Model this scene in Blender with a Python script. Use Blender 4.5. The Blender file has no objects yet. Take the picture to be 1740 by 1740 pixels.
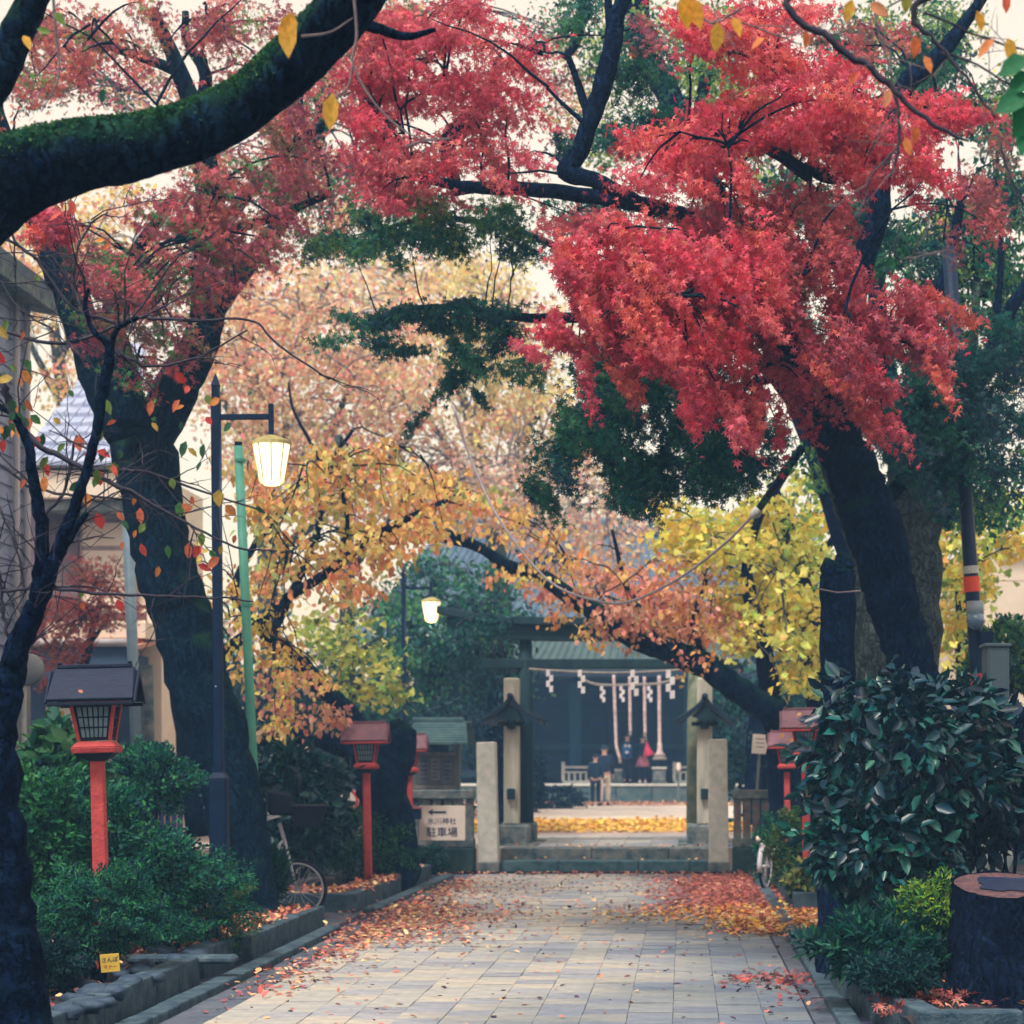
import bpy, bmesh, math, random
import numpy as np
from mathutils import Vector, Matrix, noise
random.seed(7); rng = np.random.default_rng(11)
sc = bpy.context.scene; COL = sc.collection; R = math.radians
# ------------------------------------------------------------------ camera
F, CX, CY, H = 3500.0, 1160.0, 1290.0, 1.6        # the photograph is a crop: focal length and principal point in its pixels
cam = bpy.data.cameras.new('camera'); camo = bpy.data.objects.new('camera', cam); COL.objects.link(camo)
camo.location = (0, 0, H); camo.rotation_euler = (R(90), 0, 0)
cam.lens = 36*F/1740; cam.sensor_width = 36; cam.clip_start = .3; cam.clip_end = 600
cam.shift_x = (870-CX)/1740; cam.shift_y = (CY-870)/1740
cam.dof.use_dof = True; cam.dof.focus_distance = 11.8; cam.dof.aperture_fstop = 3.6
sc.camera = camo
# ------------------------------------------------------------------ world, sun, exposure
w = bpy.data.worlds.new('World'); sc.world = w; w.use_nodes = True
nt = w.node_tree; nt.nodes.clear()
SUN_EL, SUN_AZ = 60, 208                           # sun behind the camera on the left, behind thin cloud
sky = nt.nodes.new('ShaderNodeTexSky'); sky.sky_type = 'NISHITA'; sky.sun_disc = False
sky.sun_elevation = R(SUN_EL); sky.sun_rotation = R(SUN_AZ); sky.air_density = 1.2; sky.dust_density = 3
b1 = nt.nodes.new('ShaderNodeBackground'); b1.inputs[1].default_value = .05
nt.links.new(sky.outputs[0], b1.inputs[0])
b2 = nt.nodes.new('ShaderNodeBackground'); b2.inputs[0].default_value = (1, .73, .38, 1); b2.inputs[1].default_value = .385   # the veil of warm pale cloud
ad = nt.nodes.new('ShaderNodeAddShader'); wo = nt.nodes.new('ShaderNodeOutputWorld')
nt.links.new(b1.outputs[0], ad.inputs[0]); nt.links.new(b2.outputs[0], ad.inputs[1]); nt.links.new(ad.outputs[0], wo.inputs[0])
sl = bpy.data.lights.new('sun', 'SUN'); sl.energy = 1.5; sl.angle = R(12); sl.color = (1, .93, .82)
so = bpy.data.objects.new('sun', sl); COL.objects.link(so)
_az = R(SUN_AZ); _d = Vector((math.sin(_az)*math.cos(R(SUN_EL)), math.cos(_az)*math.cos(R(SUN_EL)), math.sin(R(SUN_EL))))
so.rotation_euler = _d.to_track_quat('Z', 'Y').to_euler(); so.location = (-10, -10, 30)
sc.view_settings.view_transform = 'Standard'; sc.view_settings.look = 'None'; sc.view_settings.gamma = 1
sc.view_settings.exposure = 1.28; sc.view_settings.use_curve_mapping = False
sc.render.engine = 'CYCLES'
try:
    sc.cycles.volume_bounces = 0; sc.cycles.max_bounces = 6; sc.cycles.transparent_max_bounces = 8
except Exception: pass

# ------------------------------------------------------------------ helpers
def P(px, py, d): return ((px-CX)/F*d, d, H-(py-CY)/F*d)
def V(*a): return Vector(a)
def srgb(r, g, b): return tuple(((c/255+.055)/1.055)**2.4 if c > 10 else c/255/12.92 for c in (r, g, b))
class MB:
    def __init__(s): s.v = []; s.f = []
    def box(s, x0, x1, y0, y1, z0, z1):
        n = len(s.v)
        s.v += [(x0,y0,z0),(x1,y0,z0),(x1,y1,z0),(x0,y1,z0),(x0,y0,z1),(x1,y0,z1),(x1,y1,z1),(x0,y1,z1)]
        s.f += [[n+i for i in q] for q in ((0,3,2,1),(4,5,6,7),(0,1,5,4),(1,2,6,5),(2,3,7,6),(3,0,4,7))]
        return s
    def prism(s, poly, y0, y1, axis='y'):          # poly in (x,z) extruded along y, or (y,z) along x, or (x,y) along z
        n = len(s.v); k = len(poly)
        for t in (y0, y1):
            for a, b in poly: s.v.append((a, t, b) if axis == 'y' else (t, a, b) if axis == 'x' else (a, b, t))
        s.f.append([n+i for i in range(k)]); s.f.append([n+k+i for i in reversed(range(k))])
        for i in range(k): j = (i+1) % k; s.f.append([n+i, n+k+i, n+k+j, n+j])
        return s
    def hexa(s, bottom, top):                       # two quads of 4 points
        n = len(s.v); s.v += [tuple(p) for p in bottom]+[tuple(p) for p in top]
        s.f += [[n+i for i in q] for q in ((0,3,2,1),(4,5,6,7),(0,1,5,4),(1,2,6,5),(2,3,7,6),(3,0,4,7))]
        return s
    def cyl(s, a, b, r0, r1=None, k=12):
        return s.tube([a, b], [r0, r0 if r1 is None else r1], k)
    def tube(s, pts, rad, k=8, lump=0, cap=True, seed=0):
        pts = [Vector(p) for p in pts]; n0 = len(s.v); m = len(pts)
        rr = random.Random(seed); ph = [rr.uniform(0, 6.28) for _ in range(6)]
        up = None; qr = max(sum(rad)/len(rad), .02)
        for i, p in enumerate(pts):
            t = (pts[min(i+1, m-1)]-pts[max(i-1, 0)])
            if t.length < 1e-9: t = Vector((0,0,1))
            t.normalize()
            if up is None:
                up = Vector((0,0,1)) if abs(t.z) < .9 else Vector((1,0,0))
            a = (up-t*up.dot(t));
            if a.length < 1e-6: a = t.orthogonal()
            a.normalize(); up = a; b = t.cross(a)
            for j in range(k):
                th = 2*math.pi*j/k; q = q0 = rad[i]
                if lump:
                    u = (p+(a*math.cos(th)+b*math.sin(th))*q)/qr; h_ = Vector((ph[0], ph[1], ph[2]))
                    q *= 1+lump*(1.6*noise.noise(u*.45+h_)+.8*noise.noise(u*1.3+h_)+.35*noise.noise(u*3.1+h_)+.25*noise.noise(u*7+h_))
                s.v.append(tuple(p+a*math.cos(th)*q+b*math.sin(th)*q))
        for i in range(m-1):
            for j in range(k):
                j2 = (j+1) % k
                s.f.append([n0+i*k+j, n0+i*k+j2, n0+(i+1)*k+j2, n0+(i+1)*k+j])
        if cap:
            s.f.append([n0+j for j in reversed(range(k))]); s.f.append([n0+(m-1)*k+j for j in range(k)])
        return s
def smooth_path(pts, n=5):                          # Catmull-Rom through tuples of any length
    A = [np.array(p, float) for p in pts]
    A = [2*A[0]-A[1]]+A+[2*A[-1]-A[-2]]; out = []
    for i in range(1, len(A)-2):
        for j in range(n):
            t = j/n; p0, p1, p2, p3 = A[i-1:i+3]
            out.append(.5*((2*p1)+(-p0+p2)*t+(2*p0-5*p1+4*p2-p3)*t*t+(-p0+3*p1-3*p2+p3)*t**3))
    out.append(A[-2]); return out
def tag(o, label=None, cat=None, group=None, kind=None):
    if label: o['label'] = label
    if cat: o['category'] = cat
    if group: o['group'] = group
    if kind: o['kind'] = kind
    return o
def root(name, label, cat, loc=(0,0,0), group=None):
    o = bpy.data.objects.new(name, None); COL.objects.link(o); o.location = loc; o.empty_display_size = .1
    return tag(o, label, cat, group)
def wloc(o):
    p = Vector((0,0,0))
    while o is not None: p += o.location; o = o.parent
    return p
def link(name, me, mat, parent, smooth=False, bevel=0, loc=None, seg=1):
    o = bpy.data.objects.new(name, me); COL.objects.link(o)
    if parent is not None: o.parent = parent
    if loc is not None: o.location = loc
    if mat is not None and len(me.materials) == 0: me.materials.append(mat)
    if smooth:
        for p in me.polygons: p.use_smooth = True
    if bevel:
        b = o.modifiers.new('bevel', 'BEVEL'); b.width = bevel; b.segments = seg; b.limit_method = 'ANGLE'; b.angle_limit = R(35)
    return o
def part(name, mb, mat, parent=None, smooth=False, bevel=0, label=None, kind=None, seg=1):
    off = wloc(parent) if parent is not None else Vector((0,0,0))
    me = bpy.data.meshes.new(name); me.from_pydata([(x-off.x, y-off.y, z-off.z) for x, y, z in mb.v], [], mb.f); me.update()
    o = link(name, me, mat, parent, smooth, bevel, seg=seg)
    if label: o['label'] = label
    if kind: o['kind'] = kind
    return o
def copy_tree(o, parent=None):
    c = o.copy(); COL.objects.link(c); c.parent = parent
    for ch in list(o.children): copy_tree(ch, c)
    return c

# ------------------------------------------------------------------ materials
MATS = {}
def mat(name, c1, c2=None, scale=4, rough=.8, bump=.3, bscale=25, metal=0, spec=.3, c3=None, stretch=None, detail=5, coat=0):
    if name in MATS: return MATS[name]
    m = bpy.data.materials.new(name); m.use_nodes = True; n = m.node_tree.nodes; L = m.node_tree.links
    p = n['Principled BSDF']; p.inputs['Roughness'].default_value = rough; p.inputs['Metallic'].default_value = metal
    p.inputs['Specular IOR Level'].default_value = spec; p.inputs['Coat Weight'].default_value = coat
    tc = n.new('ShaderNodeTexCoord'); src = tc.outputs['Object']
    if stretch:
        mp = n.new('ShaderNodeMapping'); mp.inputs['Scale'].default_value = stretch; L.new(src, mp.inputs[0]); src = mp.outputs[0]
    if c2 is None: c2 = tuple(min(1, c*.7) for c in c1)
    nz = n.new('ShaderNodeTexNoise'); nz.inputs['Scale'].default_value = scale; nz.inputs['Detail'].default_value = detail; nz.inputs['Roughness'].default_value = .65
    L.new(src, nz.inputs[0])
    cr = n.new('ShaderNodeValToRGB'); cr.color_ramp.elements[0].position = .35; cr.color_ramp.elements[1].position = .65
    cr.color_ramp.elements[0].color = (*c2, 1); cr.color_ramp.elements[1].color = (*c1, 1)
    if c3: e = cr.color_ramp.elements.new(.78); e.color = (*c3, 1)
    L.new(nz.outputs[0], cr.inputs[0]); L.new(cr.outputs[0], p.inputs['Base Color'])
    if bump:
        n2 = n.new('ShaderNodeTexNoise'); n2.inputs['Scale'].default_value = bscale; n2.inputs['Detail'].default_value = 6
        L.new(src, n2.inputs[0]); bp = n.new('ShaderNodeBump'); bp.inputs['Strength'].default_value = bump; bp.inputs['Distance'].default_value = .02
        L.new(n2.outputs[0], bp.inputs['Height']); L.new(bp.outputs[0], p.inputs['Normal'])
    MATS[name] = m; return m
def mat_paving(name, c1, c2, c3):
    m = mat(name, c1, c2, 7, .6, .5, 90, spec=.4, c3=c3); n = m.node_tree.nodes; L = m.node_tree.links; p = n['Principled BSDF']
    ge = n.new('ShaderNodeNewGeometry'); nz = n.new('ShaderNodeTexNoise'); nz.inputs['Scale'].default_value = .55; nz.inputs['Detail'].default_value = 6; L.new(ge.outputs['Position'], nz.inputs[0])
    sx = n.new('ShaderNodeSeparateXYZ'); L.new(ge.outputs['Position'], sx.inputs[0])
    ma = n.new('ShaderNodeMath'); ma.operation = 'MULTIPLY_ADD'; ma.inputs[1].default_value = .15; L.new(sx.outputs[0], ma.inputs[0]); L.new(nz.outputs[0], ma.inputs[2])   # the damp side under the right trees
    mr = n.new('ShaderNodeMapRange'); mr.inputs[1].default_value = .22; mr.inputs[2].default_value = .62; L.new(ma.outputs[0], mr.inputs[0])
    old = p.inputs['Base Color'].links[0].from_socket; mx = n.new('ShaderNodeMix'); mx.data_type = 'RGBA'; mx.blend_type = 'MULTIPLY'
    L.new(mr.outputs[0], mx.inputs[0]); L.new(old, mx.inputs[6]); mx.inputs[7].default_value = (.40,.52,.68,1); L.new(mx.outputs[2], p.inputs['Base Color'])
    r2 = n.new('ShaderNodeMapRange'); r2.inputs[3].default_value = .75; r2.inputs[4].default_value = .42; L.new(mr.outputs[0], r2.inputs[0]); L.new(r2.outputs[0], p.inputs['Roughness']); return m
def mat_bark(name, dark, mid, moss, amount=.5, lichen=None):
    m = bpy.data.materials.new(name); m.use_nodes = True; n = m.node_tree.nodes; L = m.node_tree.links
    p = n['Principled BSDF']; p.inputs['Roughness'].default_value = .9; p.inputs['Specular IOR Level'].default_value = .04
    tc = n.new('ShaderNodeTexCoord'); ge = n.new('ShaderNodeNewGeometry')
    vo = n.new('ShaderNodeTexVoronoi'); vo.feature = 'DISTANCE_TO_EDGE'; vo.inputs['Scale'].default_value = 17; mp = n.new('ShaderNodeMapping'); mp.inputs['Scale'].default_value = (1,1,.3)
    wv = n.new('ShaderNodeTexNoise'); wv.inputs['Scale'].default_value = 6; wv.inputs['Detail'].default_value = 8; wv.inputs['Roughness'].default_value = .7
    L.new(tc.outputs['Object'], wv.inputs[0])
    ad = n.new('ShaderNodeVectorMath'); ad.operation = 'ADD'; sc_ = n.new('ShaderNodeVectorMath'); sc_.operation = 'SCALE'; sc_.inputs['Scale'].default_value = .25
    L.new(wv.outputs['Color'], sc_.inputs[0]); L.new(tc.outputs['Object'], ad.inputs[0]); L.new(sc_.outputs[0], ad.inputs[1]); L.new(ad.outputs[0], mp.inputs[0]); L.new(mp.outputs[0], vo.inputs[0])
    cr = n.new('ShaderNodeValToRGB'); cr.color_ramp.elements[0].position = .3; cr.color_ramp.elements[1].position = .7
    cr.color_ramp.elements[0].color = (*dark, 1); cr.color_ramp.elements[1].color = (*mid, 1)
    if lichen: e = cr.color_ramp.elements.new(.80); e.color = (*lichen, 1)
    L.new(wv.outputs[0], cr.inputs[0])
    sx = n.new('ShaderNodeSeparateXYZ'); L.new(ge.outputs['Normal'], sx.inputs[0])
    mn = n.new('ShaderNodeTexNoise'); mn.inputs['Scale'].default_value = 5; mn.inputs['Detail'].default_value = 8; L.new(tc.outputs['Object'], mn.inputs[0])
    ma = n.new('ShaderNodeMath'); ma.operation = 'MULTIPLY_ADD'; ma.inputs[1].default_value = .55; L.new(sx.outputs[2], ma.inputs[0]); L.new(mn.outputs[0], ma.inputs[2])
    mr = n.new('ShaderNodeMapRange'); mr.inputs[1].default_value = 1.0-amount; mr.inputs[2].default_value = 1.25-amount; L.new(ma.outputs[0], mr.inputs[0])
    mx = n.new('ShaderNodeMix'); mx.data_type = 'RGBA'; L.new(mr.outputs[0], mx.inputs[0]); 
    ck = n.new('ShaderNodeMapRange'); ck.inputs[1].default_value = 0; ck.inputs[2].default_value = .10; ck.inputs[3].default_value = .22; ck.inputs[4].default_value = 1.5; L.new(vo.outputs[0], ck.inputs[0])  # crack shading put into the bark colour: dark fissures, lighter plates
    vm = n.new('ShaderNodeVectorMath'); vm.operation = 'SCALE'; L.new(cr.outputs[0], vm.inputs[0]); L.new(ck.outputs[0], vm.inputs['Scale'])
    L.new(vm.outputs[0], mx.inputs[6]); mx.inputs[7].default_value = (*moss, 1)
    L.new(mx.outputs[2], p.inputs['Base Color'])
    bp = n.new('ShaderNodeBump'); bp.inputs['Strength'].default_value = .9; bp.inputs['Distance'].default_value = .06
    L.new(vo.outputs[0], bp.inputs['Height']); b2 = n.new('ShaderNodeBump'); b2.inputs['Strength'].default_value = .8; b2.inputs['Distance'].default_value = .03
    L.new(wv.outputs[0], b2.inputs['Height']); L.new(bp.outputs[0], b2.inputs['Normal']); L.new(b2.outputs[0], p.inputs['Normal'])
    return m
def mat_leaf(name, rough=.6, trans=.42, spec=.3, coat=0):
    m = bpy.data.materials.new(name); m.use_nodes = True; n = m.node_tree.nodes; L = m.node_tree.links
    p = n['Principled BSDF']; p.inputs['Roughness'].default_value = rough; p.inputs['Specular IOR Level'].default_value = spec
    at = n.new('ShaderNodeAttribute'); at.attribute_name = 'leaf_colour'
    tc = n.new('ShaderNodeTexCoord'); nz = n.new('ShaderNodeTexNoise'); nz.inputs['Scale'].default_value = 60; L.new(tc.outputs['Object'], nz.inputs[0])
    hs = n.new('ShaderNodeHueSaturation'); mr = n.new('ShaderNodeMapRange'); mr.inputs[1].default_value = .3; mr.inputs[2].default_value = .7
    mr.inputs[3].default_value = .75; mr.inputs[4].default_value = 1.15; L.new(nz.outputs[0], mr.inputs[0]); L.new(mr.outputs[0], hs.inputs['Value'])
    L.new(at.outputs['Color'], hs.inputs['Color']); L.new(hs.outputs[0], p.inputs['Base Color'])
    tr = n.new('ShaderNodeBsdfTranslucent'); L.new(hs.outputs[0], tr.inputs[0])
    mx = n.new('ShaderNodeMixShader'); mx.inputs[0].default_value = trans
    L.new(p.outputs[0], mx.inputs[1]); L.new(tr.outputs[0], mx.inputs[2]); L.new(mx.outputs[0], n['Material Output'].inputs[0])
    MATS[name] = m; return m
LEAF = mat_leaf('leaf'); GLOSSY = mat_leaf('glossy_leaf', .36, .08, .4); FALLEN = mat_leaf('fallen_leaf', .7, .04, .2)
BARK = mat_bark('bark_dark', (.001,.004,.026), (.007,.024,.066), (.008,.046,.045), .27, (.030,.07,.10))
BARKM = mat_bark('bark_mossy', (.001,.005,.028), (.009,.032,.062), (.014,.060,.045), .46, (.07,.11,.13))
BARKC = mat_bark('bark_green_grey', (.001,.007,.028), (.008,.032,.062), (.02,.080,.050), .34, (.04,.07,.11))
BARKG = mat_bark('bark_grey', (.03,.05,.06), (.10,.13,.13), (.04,.09,.06), .2)
TWIG = mat('twig', (.02,.02,.05), (.05,.05,.075), 12, .8, .2)
TWIGL = mat('pale_twig', (.22,.18,.19), (.12,.10,.13), 12, .8, .2)

# ------------------------------------------------------------------ leaves (numpy)
def tpl_maple():
    v = []; f = []
    for ang, ln in ((0,1),(48,.9),(-48,.9),(98,.62),(-98,.62)):
        a = R(ang); t = np.array([math.sin(a), math.cos(a)])*ln; s = np.array([math.cos(a), -math.sin(a)])*.13
        m_ = t*.38; n = len(v)
        v += [(0,0,0), (m_[0]+s[0], m_[1]+s[1], 0), (t[0], t[1], -.18*ln), (m_[0]-s[0], m_[1]-s[1], 0)]; f.append((n, n+1, n+2, n+3))
    return np.array(v), np.array(f)
def tpl_oval(wd=.27, fold=.1, curl=.15):
    v = [(0,0,0),(wd*.85,.3,fold),(wd*.8,.65,fold*.8-curl*.4),(0,1,-curl),(-wd*.8,.65,fold*.8-curl*.4),(-wd*.85,.3,fold)]
    return np.array(v, float), np.array([(0,1,2,3),(0,3,4,5)])
def tpl_fan():
    v = [(0,0,0),(.5,.75,.05),(.28,.98,0),(0,.85,-.05),(-.28,.98,0),(-.5,.75,.05)]
    return np.array(v, float), np.array([(0,1,2,3),(0,3,4,5)])
def tpl_quad():
    v = [(-.3,0,0),(.3,.15,.05),(.25,.9,0),(-.3,.8,-.05)]
    return np.array(v, float), np.array([(0,1,2,3)])
MAPLE, OVAL, FAN, QUAD, LANCE = tpl_maple(), tpl_oval(), tpl_fan(), tpl_quad(), tpl_oval(.16, .06, .25)
WIDE = tpl_oval(.36, .08, .12)
def leaf_mesh(name, C, S, T, N, colr, tpl, mat_, parent=None, kind=None):
    """C centres, S sizes, T tip directions, N rough normals, colr colours, all numpy with one row per leaf"""
    v0, f0 = tpl; n = len(C)
    T = T/np.linalg.norm(T, axis=1, keepdims=True); N = N-T*np.sum(N*T, axis=1, keepdims=True)
    N /= np.maximum(np.linalg.norm(N, axis=1, keepdims=True), 1e-6); X = np.cross(T, N)
    off = np.array(wloc(parent)) if parent is not None else np.zeros(3)
    W = (v0[None,:,0,None]*X[:,None,:]+v0[None,:,1,None]*T[:,None,:]+v0[None,:,2,None]*N[:,None,:])*S[:,None,None]+(C-off)[:,None,:]
    k = len(v0); q = f0.shape[1]
    faces = (f0[None]+(np.arange(n)*k)[:,None,None]).reshape(-1, q)
    me = bpy.data.meshes.new(name); me.vertices.add(n*k); me.vertices.foreach_set('co', W.reshape(-1).astype(np.float32))
    me.loops.add(faces.size); me.loops.foreach_set('vertex_index', faces.reshape(-1).astype(np.int32))
    me.polygons.add(len(faces)); me.polygons.foreach_set('loop_start', (np.arange(len(faces))*q).astype(np.int32))
    me.update(calc_edges=True)
    at = me.color_attributes.new('leaf_colour', 'FLOAT_COLOR', 'POINT')
    cc = np.ones((n, k, 4), np.float32); cc[:,:,:3] = np.clip(colr, 0, 1)[:,None,:]; at.data.foreach_set('color', cc.reshape(-1))
    o = link(name, me, mat_, parent)
    if kind: o['kind'] = kind
    return o
def pick(pal, n, jit=.18, k=None):
    pal = np.array(pal, float); i = rng.integers(0, len(pal), n) if k is None else k
    c = pal[i]; return c*(1+rng.normal(0, jit, (n,1)))*(1+rng.normal(0, jit*.4, (n,3)))
def rdir(n): a = rng.normal(size=(n,3)); return a/np.linalg.norm(a, axis=1, keepdims=True)
class Leaves:
    def __init__(s): s.C=[]; s.S=[]; s.T=[]; s.N=[]; s.K=[]; s.cl=[]
    def add(s, C, S, T, N, K): s.C.append(C); s.S.append(S); s.T.append(T); s.N.append(N); s.K.append(K)
    def clump(s, c, ax, n, size, pal, flow=None, droop=.8, jit=.2, mix=.25):
        """ax: half sizes (x, y, z); flow: the clump's long direction in (x, z) as an angle, lower right = negative"""
        U = rng.normal(size=(n,3))*.5*np.array(ax)
        if flow is not None:
            ca, sa = math.cos(flow), math.sin(flow); x = U[:,0]*ca-U[:,2]*sa; z = U[:,0]*sa+U[:,2]*ca; U[:,0] = x; U[:,2] = z
        C = np.array(c)+U
        T = rdir(n)+np.array([0,0,-droop]); N = rdir(n)+np.array([0,-.1,.55])
        k0 = rng.integers(0, len(pal)); k = np.where(rng.random(n) < mix, rng.integers(0, len(pal), n), k0)
        s.add(C, size*rng.uniform(.65, 1.2, n), T, N, pick(pal, n, jit, k)); s.cl.append(tuple(c))
    def blobs(s, bl, d, thick, n, m, size, pal, cr=(34, 15), flow=None, fj=.3, droop=.8, jit=.2, mix=.25, dens=None):
        """bl: blobs of the photograph (px, py, rx, ry) at distance d; clumps of m leaves, n per 100x100 px"""
        for b in bl:
            px, py, rx, ry = b[:4]; fl = b[4] if len(b) > 4 else flow; q = b[5] if len(b) > 5 else 1
            cnt = max(1, int(n*q*rx*ry*3.14/1e4))
            for _ in range(cnt):
                r = math.sqrt(rng.random()); t = rng.random()*6.283; dd = d+rng.normal()*thick*.5
                c = P(px+rx*r*math.cos(t), py+ry*r*math.sin(t), dd); u = d/F
                s.clump(c, (cr[0]*u*rng.uniform(.7,1.3), cr[0]*u*rng.uniform(.6,1.2), cr[1]*u*rng.uniform(.7,1.3)), m, size, pal,
                        None if fl is None else fl+rng.normal()*fj, droop, jit, mix)
    def build(s, name, tpl, mat_=None, parent=None, kind=None):
        a = [np.concatenate(z) for z in (s.C, s.S, s.T, s.N, s.K)]
        return leaf_mesh(name, *a, tpl, mat_ or LEAF, parent, kind)
def split_out(L, n, name, tpl, mat_, parent, test=None):
    """take n single leaves out of a Leaves set as objects of their own"""
    C = np.concatenate(L.C); S = np.concatenate(L.S); T = np.concatenate(L.T); N = np.concatenate(L.N); K = np.concatenate(L.K)
    idx = rng.permutation(len(C))[:n]; keep = np.ones(len(C), bool); keep[idx] = False
    for i in idx: leaf_mesh(name, C[i:i+1], S[i:i+1], T[i:i+1], N[i:i+1], K[i:i+1], tpl, mat_, parent)
    L.C, L.S, L.T, L.N, L.K = [C[keep]], [S[keep]], [T[keep]], [N[keep]], [K[keep]]

# ------------------------------------------------------------------ trees
def limb_pts(pts, d, n=6, gnarl=0.0, seed=1):
    """pts: (px, py, width_px) or (px, py, width_px, d) -> world points and radii, smoothed"""
    rr = random.Random(seed); q = [(*P(p[0], p[1], p[3] if len(p) > 3 else d), p[2]/2/F*(p[3] if len(p) > 3 else d)) for p in pts]
    s = smooth_path(q, n); g = gnarl
    return [Vector((a[0]+rr.gauss(0,g)*a[3], a[1]+rr.gauss(0,g)*a[3], a[2]+rr.gauss(0,g)*a[3])) for a in s], [max(a[3], .002) for a in s]
def limb(name, pts, d, m, parent, k=12, lump=.10, n=6, gnarl=.05, seed=1, label=None):
    p, r = limb_pts(pts, d, n, gnarl, seed)
    o = part(name, MB().tube(p, r, k, lump, True, seed), m, parent, True, label=label); return p, r, o
def wander(mb, a, b, r0, r1, k=4, seg=6, sag=.12, rr=random):
    a, b = Vector(a), Vector(b); L = (b-a).length; pts = []; off = Vector((0,0,0))
    for i in range(seg+1):
        t = i/seg; off += Vector((rr.gauss(0,1), rr.gauss(0,1), rr.gauss(0,1)))*L*.022
        pts.append(a.lerp(b, t)+off+Vector((0,0,math.sin(t*math.pi)*sag*L)))
    mb.tube(pts, [r0+(r1-r0)*i/seg for i in range(seg+1)], k, cap=False); return pts
def twigs_to(mb, clumps, nodes, frac=.5, r=.012, seed=3, maxlen=3.0, sag=.12):
    """thin branches from the limbs out to the clumps they carry"""
    rr = random.Random(seed); A = np.array([tuple(n) for n in nodes])
    for c in clumps:
        if rr.random() > frac: continue
        D = np.linalg.norm(A-np.array(c), axis=1); i = int(np.argmin(D))
        if D[i] > maxlen: continue
        pts = wander(mb, A[i], c, r, r*.35, 4, 6, sag, rr)
        if rr.random() < .4: A = np.vstack([A, np.array([tuple(p) for p in pts[2:5]])])
def twiglets(mb, pts, n, ln, r, rr, depth=1, up=.3):
    for _ in range(n):
        i = rr.randrange(1, len(pts)); p = pts[i]; dirn = (pts[i]-pts[i-1]).normalized()
        v = (dirn*.7+Vector((rr.gauss(0,1), rr.gauss(0,.7), rr.gauss(0,1)+up))*.7).normalized(); L = ln*rr.uniform(.5,1.3)
        q = wander(mb, p, p+v*L, r, r*.4, 4, 5, .03, rr)
        if depth: twiglets(mb, q, 3, ln*.5, r*.6, rr, depth-1, up)
# ------------------------------------------------------------------ common materials
STONE = mat('pale_stone', srgb(222,220,214), srgb(190,196,192), 9, .85, .5, 60, c3=srgb(225,215,205))
STONED = mat('old_stone', srgb(134,138,136), srgb(58,84,96), 6, .9, .6, 40, c3=srgb(165,155,140))
KERB = mat('kerb_stone', srgb(78,100,114), srgb(38,62,82), 7, .85, .6, 50, c3=srgb(112,124,128))
SOIL = mat('soil', srgb(70,60,62), srgb(35,42,55), 3, .95, .6, 20)
RED = mat('red_lacquer', srgb(200,82,80), srgb(172,62,68), 11, .7, .4, 40, c3=srgb(208,112,108))
ROOFM = mat('lantern_roof_paint', srgb(132,92,104), srgb(104,74,90), 10, .6, .2, 30)
ROOFD = mat('dark_roof_board', srgb(12,34,66), srgb(8,22,52), 10, .6, .3, 30, stretch=(1,1,6))
BLACKM = mat('black_metal', srgb(6,34,66), srgb(4,24,54), 5, .6, .1, 30, spec=.15)
NAVY = mat('dark_frame', srgb(8,24,50), srgb(6,16,40), 8, .6, .1)
PAPER = mat('lantern_paper', srgb(150,175,190), srgb(120,150,170), 10, .7, .05)
WOODD = mat('dark_wood', srgb(28,52,74), srgb(16,34,56), 5, .7, .3, 25, stretch=(1,1,.2))
WOODG = mat('grey_wood', srgb(120,128,124), srgb(90,104,104), 6, .8, .4, 25, stretch=(1,1,.3))
WHITE = mat('white_board', srgb(240,228,220), srgb(226,214,206), 3, .5, .03)
CREAM = mat('cream_render', srgb(238,222,205), srgb(225,208,190), 2, .8, .1)
INK = mat('ink', srgb(50,62,100), srgb(40,50,90), 3, .6, 0)
# ------------------------------------------------------------------ ground, path, kerbs
def sheet(name, x0, x1, y0, y1, z, m):
    mb = MB(); mb.v = [(x0,y0,z),(x1,y0,z),(x1,y1,z),(x0,y1,z)]; mb.f = [[0,1,2,3]]
    o = part(name, mb, m); o['kind'] = 'structure'; return o
sheet('ground', -160, 160, -40, 220, -.03, SOIL)
for nm, x0, x1, y0, y1 in (('planting_bed', -30, -3.55, -6, 19.6), ('planting_bed', -30, -3.5, 21.75, 28.6), ('planting_bed', 1.45, 30, 21.75, 28.6), ('planting_bed', 1.25, 30, 11.5, 19.0)):
    mb = MB(); nx, ny = 24, 40; L_ = np.random.default_rng(3)
    mb.v = [(x0+(x1-x0)*((i/nx)**2 if x0 > 0 else 1-(1-i/nx)**2), y0+(y1-y0)*j/ny, .13+L_.normal()*.012) for j in range(ny+1) for i in range(nx+1)]
    mb.f = [[j*(nx+1)+i, j*(nx+1)+i+1, (j+1)*(nx+1)+i+1, (j+1)*(nx+1)+i] for j in range(ny) for i in range(nx)]
    o = part(nm, mb, SOIL, None, True); o['kind'] = 'structure'
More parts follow.
